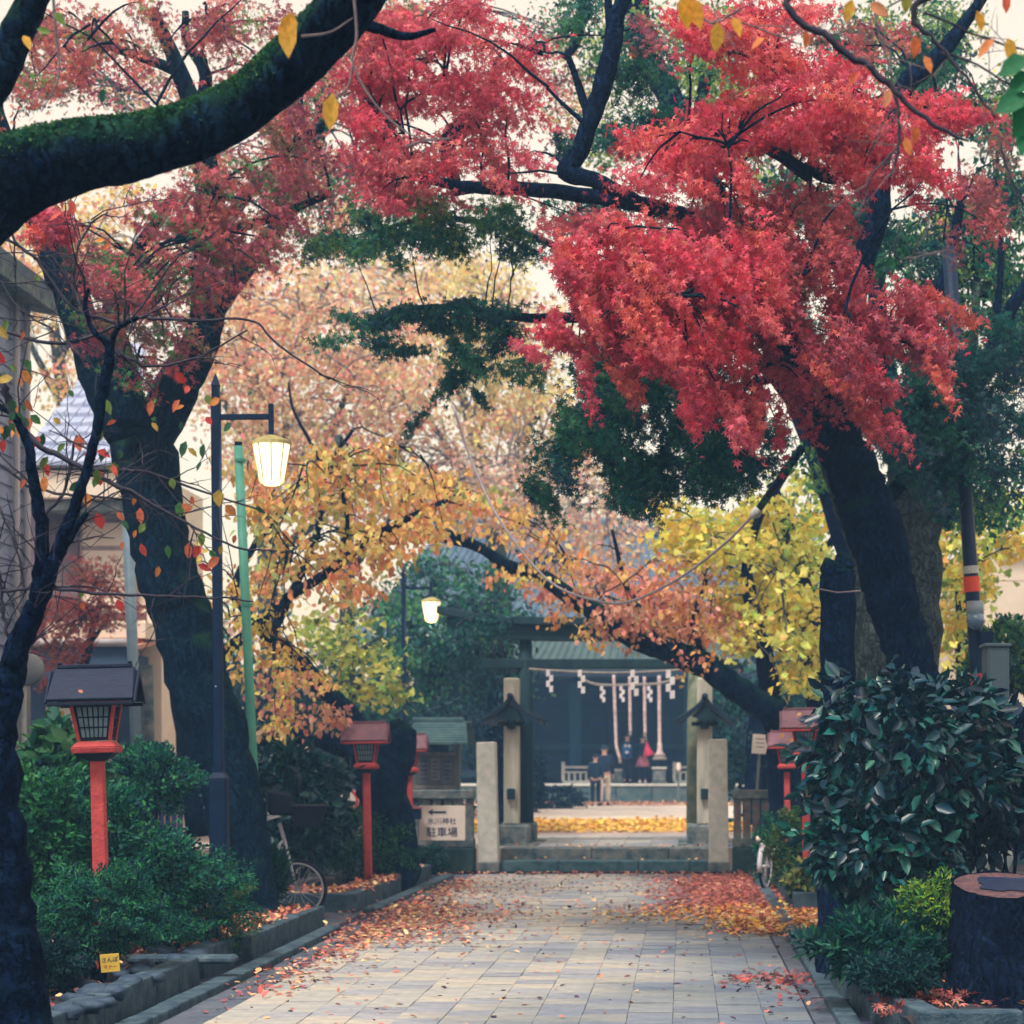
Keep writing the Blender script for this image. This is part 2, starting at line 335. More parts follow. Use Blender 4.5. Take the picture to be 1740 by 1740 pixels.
# the path: a bedding slab with every near paving stone on it, farther ones joined
pav = sheet('pavement', -12, 12, -10, 28.75, -.012, mat('mortar', srgb(64,68,92), srgb(40,46,76), 8, .9, .3, 60))
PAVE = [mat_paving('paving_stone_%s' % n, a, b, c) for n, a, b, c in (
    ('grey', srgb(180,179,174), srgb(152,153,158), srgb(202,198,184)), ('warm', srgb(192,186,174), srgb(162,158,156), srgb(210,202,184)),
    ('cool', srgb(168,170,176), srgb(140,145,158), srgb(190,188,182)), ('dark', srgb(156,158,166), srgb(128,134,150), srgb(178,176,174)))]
def paver_mesh(i, w_, l_, m):
    r = random.Random(i); mb = MB(); c = lambda s: s+r.uniform(-.0015, .0015); w2, l2 = w_/2, l_/2
    b = [(-w2,-l2,-.05),(w2,-l2,-.05),(w2,l2,-.05),(-w2,l2,-.05)]; e = .003
    mid = [(c(-w2),c(-l2),-e),(c(w2),c(-l2),-e),(c(w2),c(l2),-e),(c(-w2),c(l2),-e)]
    top = [(p[0]*(1-2*e/w_), p[1]*(1-2*e/l_), r.uniform(-.0015, .0015)) for p in mid]
    mb.v = b+mid+top; mb.f = [[4+a,4+(a+1)%4,8+(a+1)%4,8+a] for a in range(4)]+[[a,(a+1)%4,4+(a+1)%4,4+a] for a in range(4)]+[[8,9,10,11]]
    me = bpy.data.meshes.new('paving_stone'); me.from_pydata(mb.v, [], mb.f); me.materials.append(m); return me
CW = .28; LENS = (.26, .30, .37)
PM = {(l, k): paver_mesh(l*31+k, CW-.002, LENS[l]-.020, PAVE[k % 4]) for l in range(3) for k in range(8)}
far = {k: MB() for k in range(4)}; cnt = 0
for ci in range(-10, 3):
    x = -0.06+ci*CW+CW/2+(-.30 if ci == -99 else 0); y = 11.3+random.random()*.3; col_r = random.Random(ci)
    while y < 28.4:
        l = col_r.choice((0,0,1,1,2)); ln = LENS[l]; k = col_r.choice((0,0,4,1,5,1,2,6,3 if y < 19 else 1))
        z = col_r.uniform(-.004, .004)
        if y < 16.9:
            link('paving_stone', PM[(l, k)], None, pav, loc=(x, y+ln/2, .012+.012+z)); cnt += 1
        else: far[k % 4].box(x-CW/2+.0015, x+CW/2-.0015, y+.009, y+ln-.009, -.03, .012+z)
        y += ln
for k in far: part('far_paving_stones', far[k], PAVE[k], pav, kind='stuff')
# side strips of wider slabs and the cross path between the beds
CONC = mat('wet_concrete', srgb(98,106,122), srgb(70,82,102), 5, .7, .4, 60)
for ci, (x0, x1) in enumerate(((-3.16, -2.87), (.80, .93))):
    y = 10.8
    while y < 28.3:
        l = random.choice((.55, .6, .62)); part('edge_slab', MB().box(x0, x1, y+.005, y+l-.005, -.03, .006+random.uniform(-.003,.003)), CONC, pav, bevel=.004); y += l
for sgn in (-1, 1):
    y = 19.75
    while y < 21.6:
        x = 0
        while x < 2.2 if sgn < 0 else x < 1.6:
            a = (-3.3-x-.5, -3.3-x-.01) if sgn < 0 else (1.1+x, 1.1+x+.49)
            part('cross_path_slab', MB().box(a[0], a[1], y, y+.44, -.03, .008+random.uniform(-.004,.004)), CONC, pav, bevel=.004); x += .5
        y += .45
def kerb(name, segs, h, w_, blk, m=KERB, z0=-.03):
    """segs: list of polylines (x, y); w_ outward width to the left of travel; stones of length blk"""
    k = bpy.data.objects.new(name, None); COL.objects.link(k); k['kind'] = 'structure'
    for seg in segs:
        for (ax, ay), (bx, by) in zip(seg[:-1], seg[1:]):
            a, b = Vector((ax, ay, 0)), Vector((bx, by, 0)); L = (b-a).length; n = max(1, round(L/blk)); t = (b-a)/L; nn = Vector((-t.y, t.x, 0))*w_
            for i in range(n):
                p, q = a+t*(L*i/n+.008), a+t*(L*(i+1)/n-.008); hh = h+random.uniform(-.003, .003); j = Vector((random.uniform(-.002,.002), 0, 0))
                bo = [p+j, q+j, q+nn+j, p+nn+j]; bo = bo if nn.cross(t).z < 0 else bo
                part('kerb_stone', MB().hexa([(v.x, v.y, z0) for v in bo], [(v.x, v.y, hh) for v in bo]), m, k, bevel=.012, seg=2)
    return k
kerb('raised_kerb', [[(-3.42, 8.0), (-3.42, 14.6)]], .20, .16, .62)
kerb('raised_kerb', [[(-3.50, 15.1), (-3.50, 16.1)]], .21, .18, .5)
kerb('raised_kerb', [[(-3.42, 16.35), (-3.42, 19.7), (-6.6, 19.72)]], .20, .16, .62)
kerb('raised_kerb', [[(-7.0, 21.45), (-3.40, 21.45)], [(-3.40, 21.45), (-3.34, 27.4), (-3.9, 28.2)]], .20, .16, .62)
kerb('raised_kerb', [[(1.16, 28.2), (1.16, 21.6)], [(1.16, 21.6), (3.4, 21.6)]], .20, .15, .6)
kerb('raised_kerb', [[(1.55, 15.0), (1.16, 14.9), (1.03, 14.5), (1.03, 13.6), (1.32, 11.4)], [(1.32, 11.4), (5.4, 11.55)]], .20, .15, .62)
kerb('low_gutter_kerb', [[(-3.16, 8.0), (-3.16, 19.1)], [(-3.16, 21.3), (-3.06, 27.6)]], .06, .15, .62)
kerb('low_gutter_kerb', [[(.93, 28.3), (.93, 8.0)]], .05, -.13+.26, .62)
# steps up to the court
st = bpy.data.objects.new('stone_steps', None); COL.objects.link(st); st['kind'] = 'structure'
for j, (y0, y1, z0, z1, xs) in enumerate(((28.95, 29.6, 0, .17, (-2.56, -1.75, -.62, .10, .38)), (29.38, 30.0, .17, .33, (-2.6, -1.3, -.2, .42)))):
    for a, b in zip(xs[:-1], xs[1:]): part('step_stone', MB().box(a+.004, b-.004, y0, y1, z0-.03, z1), STONED if j else mat('step_stone', srgb(86,116,124), srgb(44,78,94), 6, .85, .5, 40), st, bevel=.012)
part('drain_grate', MB().box(-3.9, 1.4, 28.76, 28.94, -.02, .03), NAVY, st, bevel=.005)
COURT = mat('court_paving', srgb(190,170,160), srgb(150,138,138), 1.4, .85, .5, 18, c3=srgb(212,200,190))
mb = MB().box(-14, 12, 30.002, 64, -.02, .30); ct = part('courtyard_ground', mb, COURT); ct['kind'] = 'structure'
cs = 0
for j in range(12):
    for i in range(9):
        a = -3.0+i*.42; b = 30.02+j*.4
        part('court_slab', MB().box(a+.005, a+.415, b+.005, b+.395, .2, .312+random.uniform(-.003,.003)), PAVE[random.choice((0,1,2))], ct)
part('court_central_paving', MB().box(-3.6, 2.4, 45, 58, .2, .308), mat('court_walk', srgb(225,215,205), srgb(196,184,176), 2, .8, .4, 20), ct)
# ------------------------------------------------------------------ stone gate pillars, fences, torii
def pillar(x0, x1, y, top, lab, lean):
    r = root('stone_gate_pillar', lab, 'stone pillar', ((x0+x1)/2, y, 0), 'square stone pillars beside the steps')
    w_ = x1-x0; mb = MB(); n = 8
    for i in range(n+1):
        z = .16+(top-.16)*i/n; g = 1-.06*i/n
        for a, b in ((-1,-1),(1,-1),(1,1),(-1,1)): mb.v.append(((x0+x1)/2+a*w_/2*g+random.uniform(-.003,.003), y+b*w_/2*g+random.uniform(-.003,.003), z))
    for i in range(n):
        for a in range(4): mb.f.append([i*4+a, i*4+(a+1)%4, i*4+4+(a+1)%4, i*4+4+a])
    mb.f.append([4*n+a for a in range(4)])
    part('shaft', mb, STONE, r, bevel=.012)
    part('foot', MB().box(x0-.015, x1+.015, y-w_/2-.02, y+w_/2+.02, -.02, .158), STONED, r, bevel=.015); r.rotation_euler.y = R(lean); return r
pillar(-2.86, -2.58, 28.75+.22, 1.84, 'pale square stone pillar left of the steps', -1.2)
pillar(.37, .65, 28.75+.22, 1.88, 'pale square stone pillar right of the steps', -.6)
def fence(xa, xb, y, n, lab, letters=False):
    r = root('stone_fence', lab, 'stone fence', ((xa+xb)/2, y, 0), 'stone picket fences either side of the gate')
    part('footing', MB().box(xa, xb, y-.12, y+.2, -.02, .36), mat('mossy_stone', srgb(60,88,84), srgb(36,64,70), 4, .9, .5, 30, c3=srgb(120,140,110)), r, bevel=.02)
    part('bottom_rail', MB().box(xa, xb, y-.11, y+.11, .363, .49), STONED, r, bevel=.012)
    part('top_rail', MB().box(xa, xb, y-.11, y+.11, 1.04, 1.17), STONED, r, bevel=.015)
    for i in range(n):
        x = xa+.07+(xb-xa-.14)*i/(n-1); p = part('picket', MB().box(x-.055, x+.055, y-.06, y+.06, .492, 1.038), STONED, r, bevel=.008)
        if letters:                                  # shallow carved characters, painted red
            mb = MB()
            for q in range(4):
                zz = .93-q*.11
                for a, b, c, d_ in ((-.03,.03,.018,.028),(-.03,.03,-.01,0),(-.006,.006,-.035,.035),(-.028,-.016,-.04,-.012),(.014,.026,-.04,-.012)): mb.box(x+a, x+b, y-.0635, y-.06, zz+c, zz+d_)
            part('carved_lettering', mb, mat('faded_red_paint', srgb(170,95,95), srgb(150,110,105), 20, .8, 0), p)
    return r
fence(-3.83, -2.92, 28.95, 6, 'grey stone picket fence left of the gate behind the parking sign')
fence(-6.2, -3.87, 28.95, 14, 'grey stone fence left of the red lanterns, mostly behind shrubs')
fence(.70, 1.36, 28.95, 5, 'short grey stone picket fence with red lettering right of the gate', True)
fence(1.40, 5.2, 28.95, 20, 'grey stone picket fence running behind the right lanterns')

def torii():
    r = root('torii_gate', 'old torii gate with small tiled roofs over its outer legs', 'torii gate', (-1.12, 31.4, .31))
    pale = mat('torii_pale_wood', srgb(204,198,186), srgb(158,160,152), 8, .85, .4, 25, stretch=(1,1,.15), c3=srgb(222,212,198))
    dk = mat('torii_dark_wood', srgb(30,62,70), srgb(16,42,56), 6, .8, .3, 25, stretch=(1,1,.2)); mossy = mat('torii_mossy_wood', srgb(150,155,130), srgb(105,125,110), 5, .85, .4, 25)
    for s, cx in ((-1, -2.57), (1, .33)):
        l = part('main_leg', MB().tube([(cx-s*(.12 if s > 0 else .17), 31.7, .62), (cx-s*(.11 if s > 0 else .16), 31.7, 2.4), (cx-s*(.10 if s > 0 else .15), 31.7, 3.5)], [.155, .15, .135] if s > 0 else [.11, .105, .10], 16), mossy if s > 0 else dk, r, True)
        for y in (31.0, 32.4):
            part('outer_leg', MB().box(cx-.115, cx+.115, y-.115, y+.115, .62, 2.82), pale, r, bevel=.02)
            part('leg_base', MB().box(cx-.27, cx+.27, y-.26, y+.26, .30, .618), STONED, r, bevel=.03)
            part('base_slab', MB().box(cx-.4, cx+.4, y-.4, y+.4, .29, .335), STONED, r, bevel=.01)
        for y in (31.0, 32.4):                       # curved little gable roofs
            rf = None
            for q in (-1, 1):
                mb = MB(); k = 7
                prof = [(q*(.02+.42*t), 2.50-.34*t**.75+.05*max(0, t-.7)) for t in [i/k for i in range(k+1)]]
                poly = prof+[(a, b-.055) for a, b in reversed(prof)]
                mb.prism([(cx+a, b) for a, b in (poly if q < 0 else poly)], y-.34, y+.34)
                part('roof_slope', mb, WOODD, r)
                for i in range(6):
                    yy = y-.3+.12*i; mt = MB(); mt.tube([(cx+a, yy, b+.012) for a, b in prof], [.02]*len(prof), 6); part('tile_roll', mt, WOODD, r, True)
            part('roof_ridge', MB().tube([(cx, y-.36, 2.54), (cx, y, 2.51), (cx, y+.36, 2.54)], [.05,.045,.05], 8), WOODD, r, True)
            part('gable_board', MB().prism([(cx-.2, 2.24), (cx, 2.42), (cx+.2, 2.24), (cx, 2.16)], y-.3, y-.27), dk, r)
            part('bracket', MB().box(cx-.2, cx+.2, y-.14, y+.14, 2.10, 2.158), dk, r, bevel=.01)
        for z in (1.0, 2.05): part('side_tie', MB().box(cx-.06, cx+.06, 30.8, 32.6, z, z+.16), dk, r, bevel=.01)
    part('lower_beam', MB().box(-3.1, .86, 31.6, 31.8, 2.99, 3.14), dk, r, bevel=.015)
    n = 9; mb = MB()
    pts = [(-3.6+4.96*i/n, 3.42+.14*(2*i/n-1)**4) for i in range(n+1)]
    part('top_lintel', MB().prism(pts+[(a, b+.22) for a, b in reversed(pts)], 31.5, 31.9), dk, r, bevel=.01)
    pts = [(-3.75+5.26*i/n, 3.645+.18*(2*i/n-1)**4) for i in range(n+1)]
    part('lintel_cap', MB().prism(pts+[(a, b+.12) for a, b in reversed(pts)], 31.4, 32.0), dk, r, bevel=.01)
torii()
ROPE = mat('straw_rope', srgb(165,158,150), srgb(125,118,115), 30, .9, .5, 60)
SHIDE = mat('white_paper', srgb(232,225,228), srgb(210,205,215), 6, .6, 0)
def shide(x, y, z, ln, parent):
    w_ = ln*.14; mb = MB()
    for i in range(4):
        o = (.5 if i % 2 else -.5)*w_; t = z-ln*i/4.2
        mb.hexa([(x+o-w_*.6, y+.004*i, t-ln/3.6), (x+o+w_*.6, y+.004*i, t-ln/3.9), (x+o+w_*.6, y+.004*i+.003, t-ln/3.9), (x+o-w_*.6, y+.004*i+.003, t-ln/3.6)],
                [(x+o-w_*.6, y+.004*i, t), (x+o+w_*.6, y+.004*i, t+.01), (x+o+w_*.6, y+.004*i+.003, t+.01), (x+o-w_*.6, y+.004*i+.003, t)])
    part('paper_streamer', mb, SHIDE, parent)
r = root('sacred_rope', 'straw rope with white zigzag papers hung across the torii', 'sacred rope', (-1.12, 31.5, 2.9))
xs = [-2.35+2.5*i/16 for i in range(17)]
part('rope', MB().tube([(x, 31.5, 2.98-.06*math.sin((x+2.35)/2.5*math.pi)) for x in xs], [.018]*17, 8, .15), ROPE, r, True)
for px, ln in ((934, .34), (988, .36), (1078, .40), (1139, .44)): shide((px-CX)/F*31.5, 31.48, 2.96, ln, r)
r = root('inner_sacred_rope', 'thin sagging rope with paper streamers under the shrine eaves', 'sacred rope', (-1.5, 58, 4))
c = [P(x, y, 58) for x, y in ((985,1150),(1003,1160),(1030,1164),(1080,1163),(1120,1161),(1160,1150))]
part('rope', MB().tube([tuple(a) for a in smooth_path(c, 5)], [.03]*26, 8), ROPE, r, True)
for px in (1024, 1057, 1104): q = P(px, 1166, 57.9); shide(q[0], q[1], q[2], .45, r)

# ------------------------------------------------------------------ the shrine
def shrine():
    r = root('shrine_hall', 'dark wooden shrine hall with grey roof beyond the torii', 'shrine', (-2, 66, .3))
    RT = mat('shrine_roof', srgb(96,116,136), srgb(66,88,112), 3, .8, .5, 20, c3=srgb(150,160,160)); SAGE = mat('sage_copper', srgb(82,104,100), srgb(52,78,86), 2, .7, .3, 20)
    IN = mat('shrine_dark_wall', srgb(14,64,100), srgb(8,48,84), 3, .8, .2, 20)
    x0, x1 = -9.5, 5.5; cx = -2.2
    part('stone_platform', MB().box(x0, x1, 62.0, 76, .28, .78), STONED, r, bevel=.03)
    part('platform_edge', MB().box(x0-.1, x1+.1, 61.9, 62.35, .783, .86), STONE, r, bevel=.02)
    for i in range(14):
        a = x0+i*(x1-x0)/14; part('platform_stone', MB().box(a+.02, a+(x1-x0)/14-.02, 61.94, 61.995, .30, .77), mat('platform_block', srgb(104,118,118), srgb(52,88,98), 3, .9, .5, 20), r, bevel=.01)
    part('back_wall', MB().box(x0+.6, x1-.6, 68, 75.5, .78, 5.2), IN, r)
    for i in range(13):
        x = x0+.8+i*(x1-x0-1.6)/12; part('wall_panel', MB().box(x-.5, x+.5, 67.92, 67.995, 1.5, 4.0), IN, r, bevel=.02)
    for i in range(16): part('lattice_bar', MB().box(x0+.7, x1-.7, 67.86, 67.915, 1.3+.22*i, 1.35+.22*i), WOODD, r)
    part('wall_rail', MB().box(x0+.6, x1-.6, 67.6, 67.85, 1.9, 2.1), mat('rail_wood', srgb(36,82,98), srgb(24,62,82), 3, .7, .2), r, bevel=.02)
    for px in (892, 978, 1172, 1262): x = (px-CX)/F*64; part('porch_pillar', MB().box(x-.17, x+.17, 63.8, 64.14, .78, 4.5), mat('porch_post', srgb(22,80,108), srgb(14,62,92), 3, .75, .3, 20, stretch=(1,1,.2)), r, bevel=.03)
    part('porch_beam', MB().box(-5.6, 1.8, 63.8, 64.1, 3.95, 4.3), WOODD, r, bevel=.03)
    part('floor', MB().box(x0+.8, x1-.8, 66, 68, 1.0, 1.25), WOODD, r)
    # porch roof and the big roof, each a swept slab with roof battens
    def slope(name, y0, z0, y1, z1, xa, xb, ins, m, nb, curve=.5):
        k = 8; mb = MB()
        for i in range(k+1):
            t = i/k; y = y0+(y1-y0)*t; z = z0+(z1-z0)*(t**(1+curve)); a = xa+ins*t; b = xb-ins*t
            mb.v += [(a, y, z), (b, y, z), (b, y, z-.18), (a, y, z-.18)]
        for i in range(k): mb.f += [[i*4+q, i*4+(q+1)%4, i*4+4+(q+1)%4, i*4+4+q] for q in range(4)]
        mb.f += [[0,3,2,1], [4*k+q for q in range(4)]]; part(name, mb, m, r)
        for j in range(nb):
            u = (j+.5)/nb; pts = []
            for i in range(k+1):
                t = i/k; a = xa+ins*t; b = xb-ins*t; pts.append((a+(b-a)*u, y0+(y1-y0)*t, z0+(z1-z0)*(t**(1+curve))+.02))
            part('tile_roll', MB().tube(pts, [.05]*(k+1), 5), m, r)
    slope('porch_roof', 60.8, 4.35, 65.5, 5.6, -6.0, 2.2, .5, SAGE, 34, .3)
    part('eave_board', MB().box(-6.0, 2.2, 60.75, 60.95, 4.02, 4.24), WOODD, r, bevel=.02)
    slope('main_roof', 64.6, 5.0, 71, 9.4, -11.5, 7.5, 3.0, RT, 60, .4)
    part('back_roof', MB().hexa([(-8.5,71,9.2),(4.5,71,9.2),(7.5,77.5,5),(-11.5,77.5,5)], [(-8.5,71,9.38),(4.5,71,9.38),(7.5,77.5,5.18),(-11.5,77.5,5.18)]), RT, r)
    part('main_ridge', MB().box(-8.6, 4.6, 70.7, 71.3, 9.3, 9.9), RT, r, bevel=.1)
    part('main_eave_board', MB().box(-11.4, 7.4, 64.7, 64.9, 4.6, 4.82), WOODD, r)
    part('gable_ornament', MB().prism([(-1.75,5.5),(-1.45,6.1),(-1.3,6.5),(-1.15,6.1),(-.85,5.5)], 62.6, 62.8), WOODG, r)
    return r
shrine()
def balustrade(px0, px1, lab):
    x0, x1 = (px0-CX)/F*62.3, (px1-CX)/F*62.3
    r = root('shrine_railing', lab, 'railing', ((x0+x1)/2, 62.3, .86), 'low pale railings on the shrine platform')
    pw = mat('railing_wood', srgb(165,165,160), srgb(140,145,145), 5, .8, .2)
    for z0, z1 in ((.862, .95), (1.18, 1.23), (1.32, 1.39)): part('rail', MB().box(x0, x1, 62.25, 62.35, z0, z1), pw, r, bevel=.01)
    n = max(3, int((x1-x0)/.16))
    for i in range(n+1):
        x = x0+(x1-x0)*i/n; e = i in (0, n); part('post' if e else 'baluster', MB().box(x-(.05 if e else .03), x+(.05 if e else .03), 62.26, 62.34, .93, 1.52 if e else 1.19), pw, r)
balustrade(957, 1006, 'pale wooden railing on the platform left of the praying visitors')
balustrade(1146, 1186, 'pale wooden railing on the platform right of the bell ropes')
for i, (px, top, bot, fx, wd, ex) in enumerate(((1043, 1147, 1290, 1048, 5.6, 'leftmost striped bell rope, curling at its foot'), (1070, 1150, 1243, 1071, 5.4, 'bell rope hanging over the blue backpack, second from the left'),
        (1095, 1150, 1246, 1096, 5.4, 'bell rope hanging just above the pink bag'), (1120, 1148, 1284, 1121, 6.2, 'rightmost bell rope, flaring out above the stone block'))):
    a, b = P(px, top, 60.5), P(fx, bot, 60.5); r = root('bell_rope', ex, 'bell rope', a, 'bell ropes hanging from the shrine eave'); wr = wd*.42/F*60.5; n = 22; pts = []; rad = []
    for k in range(n+1):
        t = k/n; pts.append((a[0]+(b[0]-a[0])*t+(.10*max(0, t-.85)/.15 if i == 0 else 0), a[1], a[2]+(b[2]-a[2])*t)); rad.append(wr*(1+.12*(k % 2)))
    if i == 3: rad[-4:] = [wr*1.5, wr*1.5, wr*1.8, wr*4]
    part('rope', MB().tube(pts, rad, 10, .05), mat('bell_rope_cloth', srgb(225,205,200), srgb(175,150,158), 9, .9, .3), r, True)
    part('tassel', MB().tube([pts[-1], (pts[-1][0], a[1], b[2]-.12)], [rad[-1]*.8, rad[-1]*1.3], 10), ROPE, r, True)
def block(px0, px1, y0, y1, z0, z1, name, lab, cat, m):
    x0, x1 = (px0-CX)/F*y0, (px1-CX)/F*y0; r = root(name, lab, cat, ((x0+x1)/2, (y0+y1)/2, z0))
    part('body', MB().box(x0, x1, y0, y1, z0+.06, z1-.06), m, r, bevel=.03); part('cap', MB().box(x0-.04, x1+.04, y0-.04, y1+.04, z1-.058, z1), STONE, r, bevel=.02)
    part('foot', MB().box(x0-.04, x1+.04, y0-.04, y1+.04, z0, z0+.058), STONED, r, bevel=.01)
block(1109, 1131, 61.95, 62.4, .78+.085, 1.36, 'stone_block', 'small stone block under the rightmost bell rope', 'stone block', STONED)
block(1040, 1058, 62.5, 62.9, .78+.085, 1.30, 'stone_block', 'small stone block left of the blue backpack visitor', 'stone block', STONED)
r = root('offering_box', 'dark slatted wooden offering box behind the praying visitors', 'offering box', (-1.45, 63.2, .78))
part('box', MB().box(-2.2, -.7, 62.95, 63.5, .80, 1.5), WOODD, r, bevel=.02)
for i in range(9): part('slat', MB().box(-2.15+.165*i, -2.07+.165*i, 62.94, 63.5, 1.502, 1.54), WOODD, r)
r = root('small_path_lamp', 'small white topped stake lamp in front of the right railing', 'lamp stake', P(1153, 1335, 60.8)[:2]+(.3,))
x, y, _ = P(1153, 1335, 60.8); part('stake', MB().cyl((x,y,.3), (x,y,1.25), .03), WOODG, r); part('lamp_head', MB().tube([(x,y,1.25),(x,y,1.3),(x,y,1.48),(x,y,1.5)], [.03,.07,.06,.02], 10), WHITE, r)

# ------------------------------------------------------------------ red roadside lanterns
def lantern(px, pbase, ptop_y, d, height_px, lab, roof, turn=0, lean=0, z0=.13):
    s = height_px/F*d/.555; q_ = .84
    x = (px-CX)/F*d; top = H-(ptop_y-CY)/F*d
    r = root('red_lantern', lab, 'lantern', (x, d, z0), 'red wooden lanterns on posts beside the path')
    def B(nm, *a, m=RED, bv=.004, par=r, **k): return part(nm, a[0], m, par, bevel=bv, **k)
    T = top-z0                                               # local heights measured from the top down
    def W(mb): mb.v = [(p[0]*s*q_+x, p[1]*s*q_+d, p[2]*s+top) for p in mb.v]; return mb
    zb = -(T/s)
    B('post', W(MB().hexa([(-.058,-.058,zb),(.058,-.058,zb),(.058,.058,zb),(-.058,.058,zb)], [(-.052,-.052,-.62),(.052,-.052,-.62),(.052,.052,-.62),(-.052,.052,-.62)])), bv=.01)
    B('neck', W(MB().hexa([(-.06,-.06,-.625),(.06,-.06,-.625),(.06,.06,-.625),(-.06,.06,-.625)], [(-.15,-.15,-.575),(.15,-.15,-.575),(.15,.15,-.575),(-.15,.15,-.575)])), m=NAVY)
    B('sill', W(MB().hexa([(-.165,-.165,-.572),(.165,-.165,-.572),(.165,.165,-.572),(-.165,.165,-.572)], [(-.175,-.175,-.535),(.175,-.175,-.535),(.175,.175,-.535),(-.175,.175,-.535)])))
    B('tray', W(MB().hexa([(-.172,-.172,-.533),(.172,-.172,-.533),(.172,.172,-.533),(-.172,.172,-.533)], [(-.13,-.13,-.495),(.13,-.13,-.495),(.13,.13,-.495),(-.13,.13,-.495)])))
    lo, hi, z1, z2 = .118, .165, -.493, -.245
    for a in (-1, 1):
        for b in (-1, 1):
            f = lambda q, e, zz: [(a*q-.014, b*q-.014, zz), (a*q+.014, b*q-.014, zz), (a*q+.014, b*q+.014, zz), (a*q-.014, b*q+.014, zz)]
            B('corner_post', W(MB().hexa(f(lo, 0, z1), f(hi, 0, z2))))
    for k in range(4):                                       # four lattice panes
        c_, s_ = math.cos(k*math.pi/2), math.sin(k*math.pi/2)
        def Q(u, v, o): q = lo+(hi-lo)*v+o; a, b = u*(lo+(hi-lo)*v-.014)/lo*lo, -q; return (a*c_-b*s_, a*s_+b*c_, z1+(z2-z1)*v)
        def panel(u0, u1, v0, v1, o0, o1): return MB().hexa([Q(u0,v0,o1),Q(u1,v0,o1),Q(u1,v0,o0),Q(u0,v0,o0)], [Q(u0,v1,o1),Q(u1,v1,o1),Q(u1,v1,o0),Q(u0,v1,o0)])
        pn = B('paper_pane', W(panel(-.98, .98, .02, .98, -.016, -.012)), m=PAPER, bv=0)
        fr = MB()
        for u0, u1, v0, v1 in ((-.98,.98,.02,.10),(-.98,.98,.90,.98),(-.98,-.86,.10,.90),(.86,.98,.10,.90)):
            q = panel(u0, u1, v0, v1, -.008, .002); n = len(fr.v); fr.v += q.v; fr.f += [[n+i for i in f] for f in q.f]
        B('window_frame', W(fr), m=NAVY, bv=0, par=pn)
        for i in range(5): u = -.58+.29*i; B('lattice_bar', W(panel(u-.035, u+.035, .10, .90, -.009, -.002)), m=NAVY, bv=0, par=pn)
        for i in range(2): v = .36+.27*i; B('lattice_bar', W(panel(-.86, .86, v-.018, v+.018, -.010, -.003)), m=NAVY, bv=0, par=pn)
    B('top_plate', W(MB().box(-.20,.20,-.20,.20,-.243,-.215)))
    rm = roof
    for q in (-1, 1):                                        # two roof slopes, ridge along x
        B('roof_slope', W(MB().hexa([(-.33,q*.005,-.035),(.33,q*.005,-.035),(.33,q*.27,-.235),(-.33,q*.27,-.235)], [(-.30,q*.005,0),(.30,q*.005,0),(.33,q*.285,-.215),(-.33,q*.285,-.215)])), m=rm)
        B('eave_trim', W(MB().box(-.325,.325,min(q*.255,q*.275),max(q*.255,q*.275),-.262,-.237)), m=RED if rm is ROOFM else NAVY)
    for q in (-1, 1):
        B('gable', W(MB().prism([(-.22,-.235),(0,-.045),(.22,-.235)], q*.25-.01, q*.25+.01, 'x')), m=NAVY if rm is ROOFD else RED)
        B('barge_board', W(MB().prism([(-.29,-.24),(0,-.01),(.29,-.24),(.25,-.25),(0,-.06),(-.25,-.25)], q*.338-.008, q*.338+.008, 'x')), m=rm)
    B('ridge_cap', W(MB().box(-.29,.29,-.025,.025,-.006,.018)), m=rm)
    for q in (-1, 1): B('ridge_end', W(MB().box(q*.27-.015,q*.27+.015,-.03,.03,.019,.034)), m=rm)
    r.rotation_euler = (0, R(lean), R(turn)); return r
lantern(176, 1640, 1133, 14.4, 142, 'largest red lantern with dark roof among the shrubs at left', ROOFD, 6, -1.6)
lantern(626, 1500, 1228, 24.2, 76, 'red lantern with purplish roof at the left bed corner, in front of the leaning trunk', ROOFM, 2, -1.0)
lantern(698, 1480, 1248, 28.0, 62, 'red lantern with purplish roof between the leaning trunk and the parking sign', ROOFM, 2, -.8)
lantern(1340, 1480, 1243, 26.0, 61, 'smaller red lantern with leaves on its roof nearest the right fence', ROOFM, -4, -1.0)
lantern(1372, 1480, 1205, 22.0, 80, 'taller red lantern partly behind the glossy dark bush', ROOFM, -4, -1.0)
